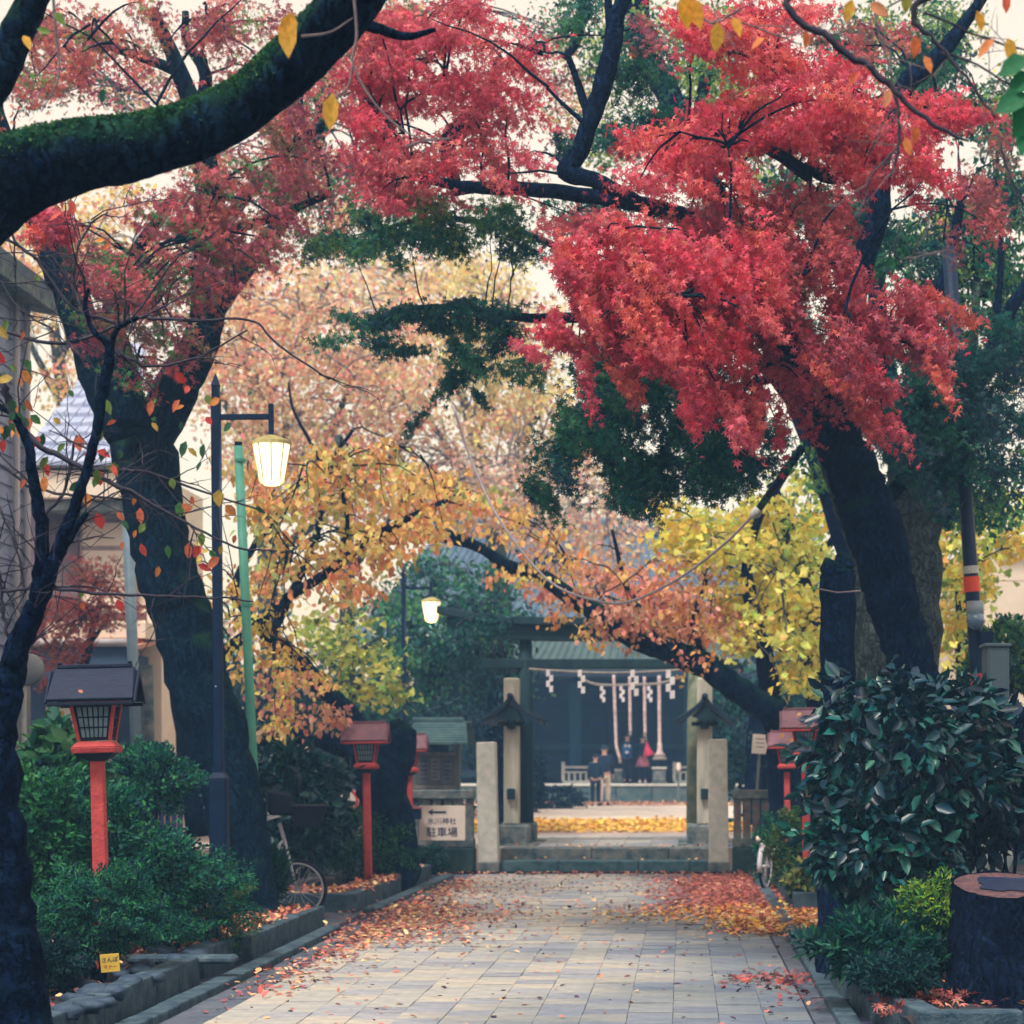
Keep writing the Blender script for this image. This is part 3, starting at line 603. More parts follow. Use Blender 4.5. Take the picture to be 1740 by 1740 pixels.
# ------------------------------------------------------------------ street lamps, poles
GLASS = bpy.data.materials.new('lamp_glass'); GLASS.use_nodes = True
_p = GLASS.node_tree.nodes['Principled BSDF']; _p.inputs['Base Color'].default_value = (.9,.8,.6,1); _p.inputs['Emission Color'].default_value = (1,.82,.52,1); _p.inputs['Emission Strength'].default_value = .8; _p.inputs['Roughness'].default_value = .4
def street_lamp(px, d, side, lab, lean, base=True):
    x = (px-CX)/F*d; s = 1.0
    r = root('street_lamp', lab, 'street lamp', (x, d, 0), 'lit lantern lamps on dark square posts')
    if base: part('post_base', MB().box(x-.072, x+.072, d-.072, d+.072, -.02, 1.44), BLACKM, r, bevel=.01); part('base_collar', MB().hexa([(x-.072,d-.072,1.442),(x+.072,d-.072,1.442),(x+.072,d+.072,1.442),(x-.072,d+.072,1.442)], [(x-.045,d-.045,1.49),(x+.045,d-.045,1.49),(x+.045,d+.045,1.49),(x-.045,d+.045,1.49)]), BLACKM, r)
    part('post', MB().box(x-.037, x+.037, d-.037, d+.037, 1.40, 4.58), BLACKM, r, bevel=.006)
    part('finial', MB().hexa([(x-.03,d-.03,4.583),(x+.03,d-.03,4.583),(x+.03,d+.03,4.583),(x-.03,d+.03,4.583)], [(x-.03,d-.03,4.68),(x+.03,d-.03,4.68),(x+.03,d+.03,4.68),(x-.03,d+.03,4.68)]), BLACKM, r)
    part('finial_tip', MB().hexa([(x-.034,d-.034,4.682),(x+.034,d-.034,4.682),(x+.034,d+.034,4.682),(x-.034,d+.034,4.682)], [(x-.004,d-.004,4.78),(x+.004,d-.004,4.78),(x+.004,d+.004,4.78),(x-.004,d+.004,4.78)]), BLACKM, r)
    lx = x+side*.455
    part('arm', MB().box(min(x,lx)+.03, max(x,lx)-.02, d-.022, d+.022, 4.40, 4.445), BLACKM, r, bevel=.004)
    part('hanger', MB().box(lx-.02, lx+.02, d-.02, d+.02, 4.27, 4.53), BLACKM, r, bevel=.004)
    cap = part('lamp_cap', MB().tube([(lx,d,4.27),(lx,d,4.25),(lx,d,4.215),(lx,d,4.19)], [.03,.09,.165,.17], 18), mat('lamp_cap_metal', srgb(190,180,120), srgb(150,140,90), 6, .5, .1), r)
    sh = part('lamp_glass', MB().tube([(lx,d,4.188),(lx,d,4.06),(lx,d,3.90),(lx,d,3.885)], [.152,.128,.098,.085], 18), GLASS, r, True)
    for i in range(9):
        a = i*2*math.pi/9; c, q = math.cos(a), math.sin(a)
        part('glazing_bar', MB().cyl((lx+c*.158,d+q*.158,4.19), (lx+c*.103,d+q*.103,3.885), .0055, k=6), mat('brass_bar', srgb(205,185,120), srgb(180,160,100), 5, .5, 0), sh)
    part('lamp_foot', MB().tube([(lx,d,3.884),(lx,d,3.86)], [.095,.06], 18), MATS['lamp_cap_metal'], r)
    for z in (2.2, 3.3): part('post_screw', MB().cyl((x-.012,d-.038,z), (x-.012,d-.045,z), .006, k=8), STONE, r)
    L = bpy.data.lights.new('lamp_bulb', 'POINT'); L.energy = 14; L.color = (1,.78,.45); L.shadow_soft_size = .1
    lo = bpy.data.objects.new('lamp_bulb', L); COL.objects.link(lo); lo.parent = r; lo.location = (lx-x, 0, 3.78)
    r.rotation_euler.y = R(lean)
street_lamp(375, 17.0, 1, 'near lit lamp on a tall dark post left of the path', -.5)
street_lamp(688, 34.0, 1, 'smaller lit lamp farther off above the notice board', -.3)
def pole(name, lab, pts, d, w_, m, k=14, cap=None):
    a, b = P(pts[0][0], pts[0][1], d), P(pts[1][0], pts[1][1], d); a = (a[0]+(a[0]-b[0])/(a[2]-b[2])*(0-a[2]), d, -.02) ; rr = w_/2/F*d
    r = root(name, lab, 'pole', (a[0], d, 0)); part('shaft', MB().cyl(a, b, rr, rr*.9, k), m, r, True)
    if cap: part('cap', MB().cyl(b, (b[0], b[1], b[2]+.04), rr*.8, k=k), cap, r)
    return r
pl = pole('green_pole', 'slim mint green pole with a dark cap left of the lamp post', ((436,1430),(405,758)), 20.2, 17, mat('mint_paint', srgb(105,190,165), srgb(85,165,150), 3, .5, .1), cap=BLACKM)
for y in (785, 1030): q = P(407+(y-758)*.046, y, 20.2); part('band', MB().cyl(q, (q[0],q[1],q[2]+.03), .055, k=14), MATS['mint_paint'], pl)
pole('grey_blue_pole', 'grey blue steel pole behind the largest lantern', ((232,1270),(216,872)), 25, 20, mat('grey_blue_paint', srgb(130,155,170), srgb(105,130,150), 3, .5, .1))
pole('thick_grey_pole', 'short thick grey concrete post right of the grey blue pole', ((253,1280),(250,1130)), 27, 22, STONED)
up = pole('utility_pole', 'dark utility pole with orange band and camera at the right edge', ((1664,1180),(1612,420)), 18.5, 26, mat('dark_pole_paint', srgb(16,44,76), srgb(8,30,62), 3, .5, .15))
def on_pole(y, dx=0, dd=0): return P(1612+(y-420)*.0684+dx, y, 18.5+dd)
for nm, y0, y1, m in (('orange_band', 1006, 980, mat('orange_reflective', srgb(250,90,55), srgb(240,80,50), 3, .5, 0)), ('white_band', 975, 962, STONE), ('red_band', 1172, 1145, mat('red_reflective', srgb(225,50,60), srgb(210,45,55), 3, .5, 0)), ('white_band', 1180, 1172, STONE)):
    part(nm, MB().cyl(on_pole(y0), on_pole(y1), .074, .073, 16), m, up)
q = on_pole(1040, 4, -.12)
part('speaker_housing', MB().tube([(q[0],q[1]+.05,q[2]+.1),(q[0],q[1]+.05,q[2]-.02)], [.075,.08], 14), mat('grey_plastic', srgb(170,180,190), srgb(130,150,165), 4, .4, .1), up, True)
part('glass_dome', MB().tube([(q[0],q[1]+.04,q[2]-.02),(q[0],q[1]+.03,q[2]-.08),(q[0],q[1]+.03,q[2]-.13),(q[0],q[1]+.03,q[2]-.16)], [.075,.085,.06,.02], 14), mat('dome_plastic', srgb(110,140,160), srgb(90,120,145), 4, .15, 0, spec=.8), up, True)
part('floodlight', MB().box(q[0]+.03,q[0]+.16,q[1],q[1]+.12,q[2]-.33,q[2]-.17), BLACKM, up, bevel=.01)
q = on_pole(595, -2, -.1)
part('insulator', MB().tube([(q[0],q[1],q[2]+.05),(q[0],q[1],q[2]+.02),(q[0],q[1],q[2]-.02),(q[0],q[1],q[2]-.05)], [.02,.06,.06,.02], 12), SHIDE, up, True)
part('bracket', MB().box(q[0]-.12,q[0]+.12,q[1]-.02,q[1]+.02,q[2]-.16,q[2]-.12), BLACKM, up); part('insulator', MB().tube([(q[0]+.02,q[1],q[2]-.18),(q[0]+.02,q[1],q[2]-.26)], [.04,.045], 12), SHIDE, up, True)
x0, _, z1 = P(1674, 1100, 17.6); x1, _, z0 = P(1712, 1200, 17.6)
cb = root('control_cabinet', 'grey box cabinet beside the utility pole', 'cabinet', ((x0+x1)/2, 17.6, 0))
part('cabinet', MB().box(x0, x1, 17.5, 17.8, 1.2, z1), mat('cabinet_paint', srgb(92,112,124), srgb(78,98,112), 3, .5, .1), cb, bevel=.012); part('lid', MB().box(x0-.02, x1+.02, 17.48, 17.82, z1+.001, z1+.03), MATS['cabinet_paint'], cb, bevel=.006)
part('door', MB().box(x0+.02, x1-.02, 17.49, 17.499, 1.25, z1-.04), MATS['cabinet_paint'], cb, bevel=.003)
part('stand', MB().cyl(((x0+x1)/2,17.65,0), ((x0+x1)/2,17.65,1.2), .04), BLACKM, cb)
# hanging cable with its dark brace
cb = root('hanging_cable', 'pale cable sagging across the scene from the upper left to the dark strut', 'cable', P(1050,1022,20))
c = [P(*t) for t in ((770,690,21),(800,780,21),(850,885,20.6),(930,985,20.3),(1010,1020,20),(1070,1022,20),(1150,985,19.6),(1230,925,19.2),(1280,875,19))]
part('cable', MB().tube([tuple(a) for a in smooth_path(c, 5)], [.013]*41, 6), mat('pale_cable', srgb(170,160,165), srgb(140,135,150), 8, .7, .1), cb, True)
part('clamp', MB().tube([P(1276,880,19), P(1284,872,19), P(1292,862,19)], [.02,.055,.03], 10), STONE, cb, True)
part('strut', MB().cyl(P(1290,864,19), P(1362,762,18.4), .035, .04), BLACKM, cb, True)
# ------------------------------------------------------------------ signs
def text_obj(body, x, y, z, h, m, parent, name='lettering', bold=.0):
    c = bpy.data.curves.new('t', 'FONT'); c.body = body; c.size = 1; c.align_x = 'CENTER'; c.align_y = 'CENTER'; c.offset = bold
    o = bpy.data.objects.new('t', c); COL.objects.link(o); me = bpy.data.meshes.new_from_object(o.evaluated_get(bpy.context.evaluated_depsgraph_get()))
    bpy.data.objects.remove(o); off = wloc(parent)
    for v in me.vertices: v.co = Vector((x+v.co.x*h, y, z+v.co.y*h))-off
    me.materials.clear(); me.name = name; return link(name, me, m, parent)
d = 28.2; x0, _, z1 = P(712, 1369, d); x1, _, z0 = P(790, 1428, d)
r = root('parking_sign', 'white sign with arrow and Japanese lettering hung on the stone fence', 'sign', ((x0+x1)/2, d, z0))
part('board', MB().box(x0, x1, d, d+.02, z0, z1), WHITE, r, bevel=.003)
ax, az = (742-CX)/F*d, H-(1380-CY)/F*d
part('arrow', MB().prism([(ax-.12,az),(ax-.05,az+.045),(ax-.06,az+.014),(ax+.13,az+.014),(ax+.13,az-.014),(ax-.06,az-.014),(ax-.05,az-.045)], d-.006, d-.002), INK, r)
cx = (x0+x1)/2; text_obj('氷川神社', cx, d-.004, H-(1396-CY)/F*d, .10, INK, r, bold=.004); text_obj('駐車場', cx, d-.004, H-(1415-CY)/F*d, .145, INK, r, bold=.006)
for s in (x0+.04, x1-.04): part('wire_tie', MB().cyl((s,d+.02,z1-.02), (s,d+.62,z1+.02), .006, k=6), BLACKM, r)
x0_, _, z1_ = P(699, 1374, 28); x1_, _, z0_ = P(716, 1392, 28)
r = root('meter_box', 'small dark box at the upper left corner of the parking sign', 'box', (x0_, 28, z0_)); part('box', MB().box(x0_, x1_, 27.9, 28.05, z0_, z1_), BLACKM, r, bevel=.01)
part('lid', MB().box(x0_-.01, x1_+.01, 27.88, 28.07, z1_+.001, z1_+.02), mat('pink_lid', srgb(170,90,100), srgb(150,80,95), 4, .6, 0), r); part('strap', MB().box((x0_+x1_)/2-.02,(x0_+x1_)/2+.02,28.05,28.9,z0_+.04,z0_+.07), BLACKM, r)
# notice board behind the fence
d = 30.0; r = root('notice_board', 'roofed wooden notice board with papers behind the fence', 'notice board', ((740-CX)/F*d, d, .0))
X = lambda p: (p-CX)/F*d; Z = lambda p: H-(p-CY)/F*d
for p in (702, 776): part('post', MB().box(X(p)-.05, X(p)+.05, d, d+.1, -.02, Z(1262)), WOODG, r, bevel=.008)
part('backboard', MB().box(X(706), X(772), d+.02, d+.06, Z(1338), Z(1280)), mat('board_wood', srgb(130,125,125), srgb(95,100,108), 5, .8, .3), r)
fr = mat('board_frame', srgb(150,145,140), srgb(110,112,116), 6, .8, .3)
for a, b, c, e in ((704,774,1284,1278),(704,774,1341,1335)): part('frame_rail', MB().box(X(a), X(b), d-.02, d+.05, Z(c), Z(e)), fr, r, bevel=.005)
for a, b, c, e, tn in ((710,730,1330,1286,0),(732,748,1326,1288,1),(750,769,1330,1287,0)):
    pp = part('notice', MB().box(X(a), X(b), d+.005, d+.012, Z(c), Z(e)), mat('notice_paper%d' % tn, srgb(150,150,155) if tn else srgb(95,105,120), srgb(130,132,140), 9, .8, 0), r)
    for q in range(5): zz = Z(c)+(Z(e)-Z(c))*(q+.8)/6; part('printed_line', MB().box(X(a)+.03, X(b)-.03-.02*(q % 2), d+.002, d+.0045, zz, zz+.012), INK, pp)
for i, (a, b, c, e) in enumerate(((697,795,1262,1240),(712,788,1241,1222))): pass
for q in (-1, 1):
    n = 9 if q < 0 else 1
    for i in range(n):
        t0, t1 = i/n, (i+1)/n; f = lambda t: (d+.05+q*.55*t, Z(1224)-(Z(1224)-Z(1262))*t)
        (ya, za), (yb, zb) = f(t0), f(t1); ins = .0; xa, xb = X(704)-.08*t1, X(785)+.08*t1+.05
        part('roof_board', MB().hexa([(xa,ya,za-.04),(xb,ya,za-.04),(xb,yb,zb-.03),(xa,yb,zb-.03)], [(xa,ya,za-.008),(xb,ya,za-.008),(xb,yb,zb+.012),(xa,yb,zb+.012)]), mat('copper_roof', srgb(88,118,122), srgb(58,92,104), 5, .7, .4, 30), r, bevel=.003)
part('roof_ridge', MB().box(X(700), X(788), d, d+.1, Z(1226), Z(1219)), MATS['copper_roof'], r, bevel=.01)
# small signs
c = P(585, 1362, 26.5); r = root('no_parking_sign', 'round white sign with red ring and slash, half sunk in the hedge', 'sign', c)
part('disc', MB().cyl(c, (c[0], c[1]+.012, c[2]), .19, k=28), WHITE, r)
mb = MB(); k = 28
for i in range(k):
    a0, a1 = 2*math.pi*i/k, 2*math.pi*(i+1)/k; mb.hexa([(c[0]+q*math.cos(a), c[1]-.004, c[2]+q*math.sin(a)) for q, a in ((.15,a0),(.185,a0),(.185,a1),(.15,a1))], [(c[0]+q*math.cos(a), c[1]-.001, c[2]+q*math.sin(a)) for q, a in ((.15,a0),(.185,a0),(.185,a1),(.15,a1))])
part('red_ring', mb, mat('sign_red', srgb(215,60,60), srgb(205,55,58), 3, .5, 0), r)
part('slash', MB().prism([(c[0]-.13,c[2]+.10),(c[0]-.11,c[2]+.12),(c[0]+.13,c[2]-.10),(c[0]+.11,c[2]-.12)], c[1]-.010, c[1]-.005), MATS['sign_red'], r)
text_obj('!', c[0]+.03, c[1]-.003, c[2]+.02, .12, mat('sign_blue', srgb(90,130,190), None, 3, .5, 0), r)
part('stake', MB().cyl((c[0],c[1]+.03,0), (c[0],c[1]+.03,c[2]), .02), WOODG, r)
c = P(191, 1637, 13.0); r = root('plant_tag', 'small yellow tag with handwriting stuck among the stones', 'sign', (c[0], c[1], .13))
part('card', MB().box(c[0]-.06, c[0]+.06, c[1], c[1]+.006, c[2]-.055, c[2]+.06), mat('yellow_card', srgb(215,185,80), srgb(200,165,70), 4, .6, 0), r, bevel=.002)
text_obj('さんぽ', c[0], c[1]-.002, c[2]+.022, .036, INK, r, bold=.008); text_obj('マナー', c[0], c[1]-.002, c[2]-.022, .030, mat('tag_red', srgb(190,80,70), None, 3, .6, 0), r, bold=.006)
part('stake', MB().cyl((c[0],c[1]+.012,.05), (c[0],c[1]+.012,c[2]-.03), .006, k=6), BLACKM, r); r.rotation_euler.y = R(-5)
for px0, py0, px1, py1, d, nm, lab, cat, lean in ((1277,1248,1304,1281,30.2,'paper_notice','tilted white paper notice right of the torii by the dark trees','notice',4), (508,1266,528,1297,30,'white_board','small white board beneath the left leaning branch','board',-4)):
    a, b = P(px0, py1, d), P(px1, py0, d); r = root(nm, lab, cat, ((a[0]+b[0])/2, d, a[2])); part('sheet', MB().box(a[0], b[0], d, d+.015, a[2], b[2]), WHITE, r, bevel=.004)
    part('stake', MB().box((a[0]+b[0])/2-.02, (a[0]+b[0])/2+.02, d+.02, d+.05, 0, b[2]-.05), WOODG, r)
    for q in range(3): part('printed_line', MB().box(a[0]+.05, b[0]-.05, d-.003, d-.001, b[2]-.07-.06*q, b[2]-.06-.06*q), INK, r)
    r.rotation_euler.y = R(lean)
a, b = P(78, 1242, 24), P(142, 1202, 24); r = root('event_banner', 'pale banner with red and blue spots behind the near left tree', 'banner', ((a[0]+b[0])/2, 24, a[2]))
part('cloth', MB().box(a[0], b[0], 24, 24.01, a[2], b[2]), WHITE, r)
for i, (u, v, m) in enumerate(((.12,.55,'sign_red'),(.30,.35,'sign_red'),(.42,.75,'yellow_card'),(.55,.5,'sign_red'),(.66,.35,'sign_blue'),(.78,.62,'sign_blue'),(.9,.5,'sign_red'))):
    q = (a[0]+(b[0]-a[0])*u, 23.996, a[2]+(b[2]-a[2])*v); part('coloured_spot', MB().cyl(q, (q[0],q[1]+.003,q[2]), .03+.008*(i % 2), k=12), MATS[m], r)
for s in (a[0], b[0]): part('banner_pole', MB().cyl((s,24.02,0), (s,24.02,b[2]+.1), .015), WOODG, r)
c = P(46, 1137, 23); r = root('traffic_mirror', 'round mirror seen from behind on a white pole at the left edge', 'mirror', (c[0], c[1], 0))
part('mirror_back', MB().tube([(c[0],c[1]-.06,c[2]),(c[0],c[1]-.03,c[2]),(c[0],c[1]+.02,c[2])], [.08,.16,.19], 22), mat('mirror_grey', srgb(165,170,175), srgb(140,148,158), 3, .5, 0), r, True)
part('pole', MB().cyl((c[0]-.05,c[1]+.05,0), (c[0]-.05,c[1]+.05,c[2]+.3), .03), STONE, r)

# ------------------------------------------------------------------ houses
SIDE = mat('grey_siding', srgb(158,168,198), srgb(138,150,182), 3, .7, .2, 12); PIPE = mat('pale_pipe', srgb(190,185,188), srgb(165,162,170), 3, .5, 0)
r = root('grey_house', 'grey clapboard house with drainpipes at the left edge', 'house', (-9, 25, 0))
xe = -8.0
part('wall', MB().prism([(-15,-.02),(xe-.04,-.02),(xe-.04,7.2),(-11.5,9.8),(-15,7.2)], 14, 25.06), SIDE, r)
for i in range(40): z = .1+.176*i; part('siding_board', MB().hexa([(xe-.035,14,z),(xe,14,z),(xe,25.05,z),(xe-.035,25.05,z)], [(xe-.035,14,z+.17),(xe-.02,14,z+.17),(xe-.02,25.05,z+.17),(xe-.035,25.05,z+.17)]), SIDE, r)
part('corner_board', MB().box(xe-.06, xe+.03, 25.052, 25.15, 0, 7.15), PIPE, r, bevel=.01)
for y in (24.55, 24.95): part('drainpipe', MB().cyl((xe+.06,y,.0), (xe+.06,y,7.1), .04), PIPE, r, True)
part('eave', MB().hexa([(xe-.5,13.5,7.2),(xe+.35,13.5,7.05),(xe+.35,25.4,7.05),(xe-.5,25.4,7.2)], [(xe-.5,13.5,7.6),(xe+.35,13.5,7.2),(xe+.35,25.4,7.2),(xe-.5,25.4,7.6)]), STONED, r)
part('roof_slope', MB().hexa([(-11.5,13.5,9.9),(xe+.3,13.5,7.22),(xe+.3,25.4,7.22),(-11.5,25.4,9.9)], [(-11.5,13.5,10.1),(xe+.35,13.5,7.35),(xe+.35,25.4,7.35),(-11.5,25.4,10.1)]), MATS['blue_grey_roof'] if 'blue_grey_roof' in MATS else mat('blue_grey_roof', srgb(110,125,145), srgb(85,100,125), 4, .6, .3), r)
r = root('cream_house', 'cream house with balcony and blue tiled roof behind the left trees', 'house', (-9, 34, 0))
D = 32.0; X = lambda p: (p-CX)/F*D; Z = lambda p: H-(p-CY)/F*D
part('wall', MB().box(X(-60), X(258), D+.6, D+3.4, -.02, Z(800)), CREAM, r)
part('brown_porch_wall', MB().box(X(30), X(118), D+.45, D+.599, Z(1080), Z(850)), mat('brown_wall', srgb(120,105,112), srgb(95,85,98), 3, .8, .2), r)  # brown wall panel in front of the cream wall
part('upper_fascia', MB().box(X(48), X(245), D-.2, D+.1, Z(850), Z(795)), CREAM, r, bevel=.02)
part('soffit', MB().box(X(48), X(245), D-.1, D+.6, Z(868), Z(852)), STONED, r)
tb = MB(); 
for j in range(14):
    t0, t1 = j/14, (j+1)/14; y0, y1 = D-.3+3*t0, D-.3+3*t1; z0, z1 = Z(795)+2.6*t0, Z(795)+2.6*t1; ins = 2.4*t0
    for i in range(18):
        w0, w1 = X(36)+i*.19+ins*.3, X(36)+(i+1)*.19+ins*.3
        if w1 < X(225)-ins*.35: part('roof_tile', MB().hexa([(w0,y0,z0),(w1-.01,y0,z0),(w1-.01,y1,z1-.02),(w0,y1,z1-.02)], [(w0,y0,z0+.05),(w1-.01,y0,z0+.07),(w1-.01,y1,z1+.0),(w0,y1,z1-.005)]), mat('blue_tile', srgb(172,182,206), srgb(140,152,186), 6, .45, .2, spec=.5), r)
part('roof_underlay', MB().hexa([(X(36),D-.2,Z(797)-.05),(X(225),D-.2,Z(797)-.05),(X(165),D+3,Z(797)+2.5),(X(90),D+3,Z(797)+2.5)], [(X(36),D-.2,Z(797)-.01),(X(225),D-.2,Z(797)-.01),(X(165),D+3,Z(797)+2.56),(X(90),D+3,Z(797)+2.56)]), MATS['blue_tile'], r)
wf = part('window', MB().box(X(120), X(218), D+.5, D+.599, Z(1050), Z(876)), mat('window_frame_grey', srgb(180,160,156), srgb(130,115,120), 3, .6, 0), r)
for a, b, c_, e in ((124,216,922,882),(124,216,1046,930)):
    part('pane', MB().box(X(a), X(b), D+.48, D+.498, Z(c_), Z(e)), CREAM, wf, bevel=.004)
part('mullion', MB().box(X(121.5), X(124.5), D+.44, D+.478, Z(1048), Z(878)), MATS['window_frame_grey'], wf)
part('balcony_floor', MB().box(X(95), X(262), D-.5, D+.59, Z(1088), Z(1060)), CREAM, r, bevel=.01)
part('balcony_rail', MB().box(X(95), X(262), D-.48, D-.42, Z(1038), Z(1032)), mat('balcony_wood', srgb(125,85,85), srgb(105,75,80), 3, .7, 0), r)
part('balcony_panel', MB().box(X(95), X(262), D-.47, D-.43, Z(1057), Z(1045)), MATS['balcony_wood'], r)
for i in range(14): x = X(100)+i*.105; part('baluster', MB().box(x-.012, x+.012, D-.46, D-.44, Z(1045), Z(1030)), WHITE, r)
part('lower_roof', MB().hexa([(X(60),D-1.2,Z(1112)),(X(265),D-1.2,Z(1112)),(X(262),D+.4,Z(1090)),(X(60),D+.4,Z(1090))], [(X(60),D-1.2,Z(1104)),(X(265),D-1.2,Z(1104)),(X(262),D+.4,Z(1086)),(X(60),D+.4,Z(1086))]), mat('leafy_roof', srgb(215,150,120), srgb(150,120,125), 12, .9, .4, 30), r)
part('lower_fascia', MB().box(X(62), X(268), D-1.25, D-1.21, Z(1160), Z(1095)), mat('slate_fascia', srgb(62,86,116), srgb(48,70,100), 3, .6, .1), r)
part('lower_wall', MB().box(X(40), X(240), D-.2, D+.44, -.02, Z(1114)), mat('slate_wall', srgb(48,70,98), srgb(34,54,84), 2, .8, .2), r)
part('doorway', MB().box(X(150), X(205), D-.26, D-.201, .0, Z(1190)), CREAM, r); part('gutter', MB().cyl((X(60),D-1.3,Z(1100)), (X(268),D-1.3,Z(1100)), .06), PIPE, r, True)
r = root('cream_building', 'cream building glimpsed through leaves at the right edge', 'building', (4.9, 30, 0))
D = 30.0; part('wall', MB().box(X(1692)*1.0*30/32, 9, D, D+8, -.02, H-(925-CY)/F*D), CREAM, r)
for i in range(5): z = 1.8+.6*i; part('wall_panel', MB().box((1694-CX)/F*D, 8.9, D-.02, D-.003, z, z+.585), CREAM, r)
part('window', MB().box((1715-CX)/F*D, 5.6, D-.04, D-.021, 2.6, 3.6), mat('window_dark', srgb(90,110,130), None, 3, .3, 0), r)
part('roof', MB().box((1688-CX)/F*D, 9.2, D-.2, D+8.2, H-(925-CY)/F*D+.002, H-(915-CY)/F*D), STONED, r)
# dark fence behind the left hedge
r = root('board_fence', 'low dark fence of upright boards behind the left shrubs', 'fence', (-6.5, 20.6, 0))
for i in range(34): x = -7.1+i*.062; part('fence_board', MB().box(x, x+.052, 20.6, 20.62, .0, 1.58+random.uniform(-.01,.01)), mat('fence_slate', srgb(50,58,92), srgb(34,42,76), 5, .7, .3), r)
part('fence_rail', MB().box(-7.15, -4.9, 20.63, 20.67, 1.3, 1.38), NAVY, r); part('fence_cap', MB().box(-7.15, -4.95, 20.58, 20.66, 1.6, 1.63), NAVY, r)

# ------------------------------------------------------------------ bicycles and scooter
STEEL = mat('bike_white', srgb(205,205,215), srgb(180,182,195), 4, .4, 0, spec=.5); RUB = mat('tyre_rubber', srgb(18,22,52), None, 4, .8, .1)
def wheel(c, rad, par, spokes=18, yaw=0, fender=False):
    mk = lambda r_, n=36: [(c[0]+math.cos(2*math.pi*i/n)*r_*math.cos(yaw), c[1]+math.cos(2*math.pi*i/n)*r_*math.sin(yaw), c[2]+math.sin(2*math.pi*i/n)*r_) for i in range(n+1)]
    wp = part('wheel', MB().tube(mk(rad), [.018]*37, 8, cap=False), RUB, par, True)
    part('rim', MB().tube(mk(rad-.028), [.010]*37, 6, cap=False), STEEL, wp, True)
    part('hub', MB().cyl((c[0]+.04*math.sin(yaw),c[1]-.04*math.cos(yaw),c[2]), (c[0]-.04*math.sin(yaw),c[1]+.04*math.cos(yaw),c[2]), .02), STEEL, wp)
    sp = mk(rad-.03, spokes)
    for i in range(spokes): part('spoke', MB().cyl(c, sp[i], .0022, k=4), STEEL, wp)
    return wp
def bicycle(px, py, d, yaw, lab, group=None, kid=True, col=STEEL):
    o = P(px, py, d); r = root('bicycle', lab, 'bicycle', (o[0], o[1], 0), group)
    def B(x, z, y=0): return (o[0]+x*math.cos(yaw)-y*math.sin(yaw), o[1]+x*math.sin(yaw)+y*math.cos(yaw), z)
    R0 = .29; wheel(B(0, R0), R0, r, yaw=yaw); wheel(B(-1.02, R0), R0, r, yaw=yaw)
    t = lambda nm, a, b, rad, m=col, k=10: part(nm, MB().cyl(a, b, rad, k=k), m, r, True)
    t('fork', B(0, R0, .05), B(-.12, .80, .04), .012); t('fork', B(0, R0, -.05), B(-.12, .80, -.04), .012); t('head_tube', B(-.11, .74), B(-.17, .96), .02)
    t('down_tube', B(-.13, .78), B(-.52, .30), .02); t('top_tube', B(-.14, .72), B(-.54, .40), .016); t('seat_tube', B(-.52, .30), B(-.66, .80), .016)
    for s in (-.05, .05): t('chain_stay', B(-.52, .30, s*.6), B(-1.02, R0, s), .01); t('seat_stay', B(-.62, .62, s*.6), B(-1.02, R0, s), .009)
    part('saddle', MB().tube([B(-.50,.84), B(-.60,.85), B(-.72,.86), B(-.80,.87)], [.025,.05,.09,.07], 10), NAVY, r, True)
    part('handlebar', MB().tube([B(-.34,.99,.26), B(-.20,1.03,.22), B(-.15,1.02,0), B(-.20,1.03,-.22), B(-.34,.99,-.26)], [.012]*5, 8), col, r, True)
    for s in (-1, 1): t('grip', B(-.42, .97, s*.27), B(-.31, 1.0, s*.255), .017, NAVY)
    part('crank', MB().cyl(B(-.52,.30,-.05), B(-.52,.30,.05), .09, k=18), NAVY, r); t('crank_arm', B(-.52,.30,-.07), B(-.40,.20,-.07), .009); t('pedal', B(-.42,.19,-.12), B(-.36,.19,-.08), .02, NAVY)
    part('mudguard', MB().tube([B(-1.02+math.cos(a)*.33, R0+math.sin(a)*.33) for a in [R(20+16*i) for i in range(9)]], [.016]*9, 6), col, r, True)
    if kid:
        n = len([0]); bk = part('basket', MB().hexa([B(-.02,.92,-.13),B(.22,.92,-.13),B(.22,.92,.13),B(-.02,.92,.13)], [B(-.06,1.14,-.18),B(.30,1.14,-.18),B(.30,1.14,.18),B(-.06,1.14,.18)]), NAVY, r, bevel=.01)
        part('child_seat', MB().hexa([B(-.28,1.04,-.13),B(-.02,1.04,-.13),B(-.02,1.04,.13),B(-.28,1.04,.13)], [B(-.30,1.30,-.14),B(-.06,1.26,-.14),B(-.06,1.26,.14),B(-.30,1.30,.14)]), NAVY, r, bevel=.03)
        part('head_guard', MB().tube([B(.0,1.22,-.1), B(.02,1.40,-.09), B(.02,1.44,0), B(.02,1.40,.09), B(.0,1.22,.1)], [.02]*5, 8), NAVY, r, True)
    return r
bicycle(504, 1500, 20.7, R(14), 'white framed bicycle with dark child seat parked behind the mossy trunk')
o = P(1282, 1455, 25.0); r = root('bicycle', 'bicycle at the right shrubs, only its pale mudguard showing', 'bicycle', (o[0], o[1], 0))
wheel((o[0]+.14, o[1], .3), .28, r, yaw=R(72)); part('mudguard', MB().tube([(o[0]+.14-math.cos(a)*.3*.3, o[1]-math.cos(a)*.3*.95, .3+math.sin(a)*.31) for a in [R(-10+16*i) for i in range(9)]], [.03]*9, 8), STEEL, r, True)
part('frame', MB().cyl((o[0]+.14,o[1],.3), (o[0]+.5,o[1]+.5,.9), .02), STEEL, r, True); part('rear_lamp', MB().tube([(o[0]+.04,o[1]-.25,.62),(o[0]+.04,o[1]-.22,.66)], [.03,.03], 8), WHITE, r, True)
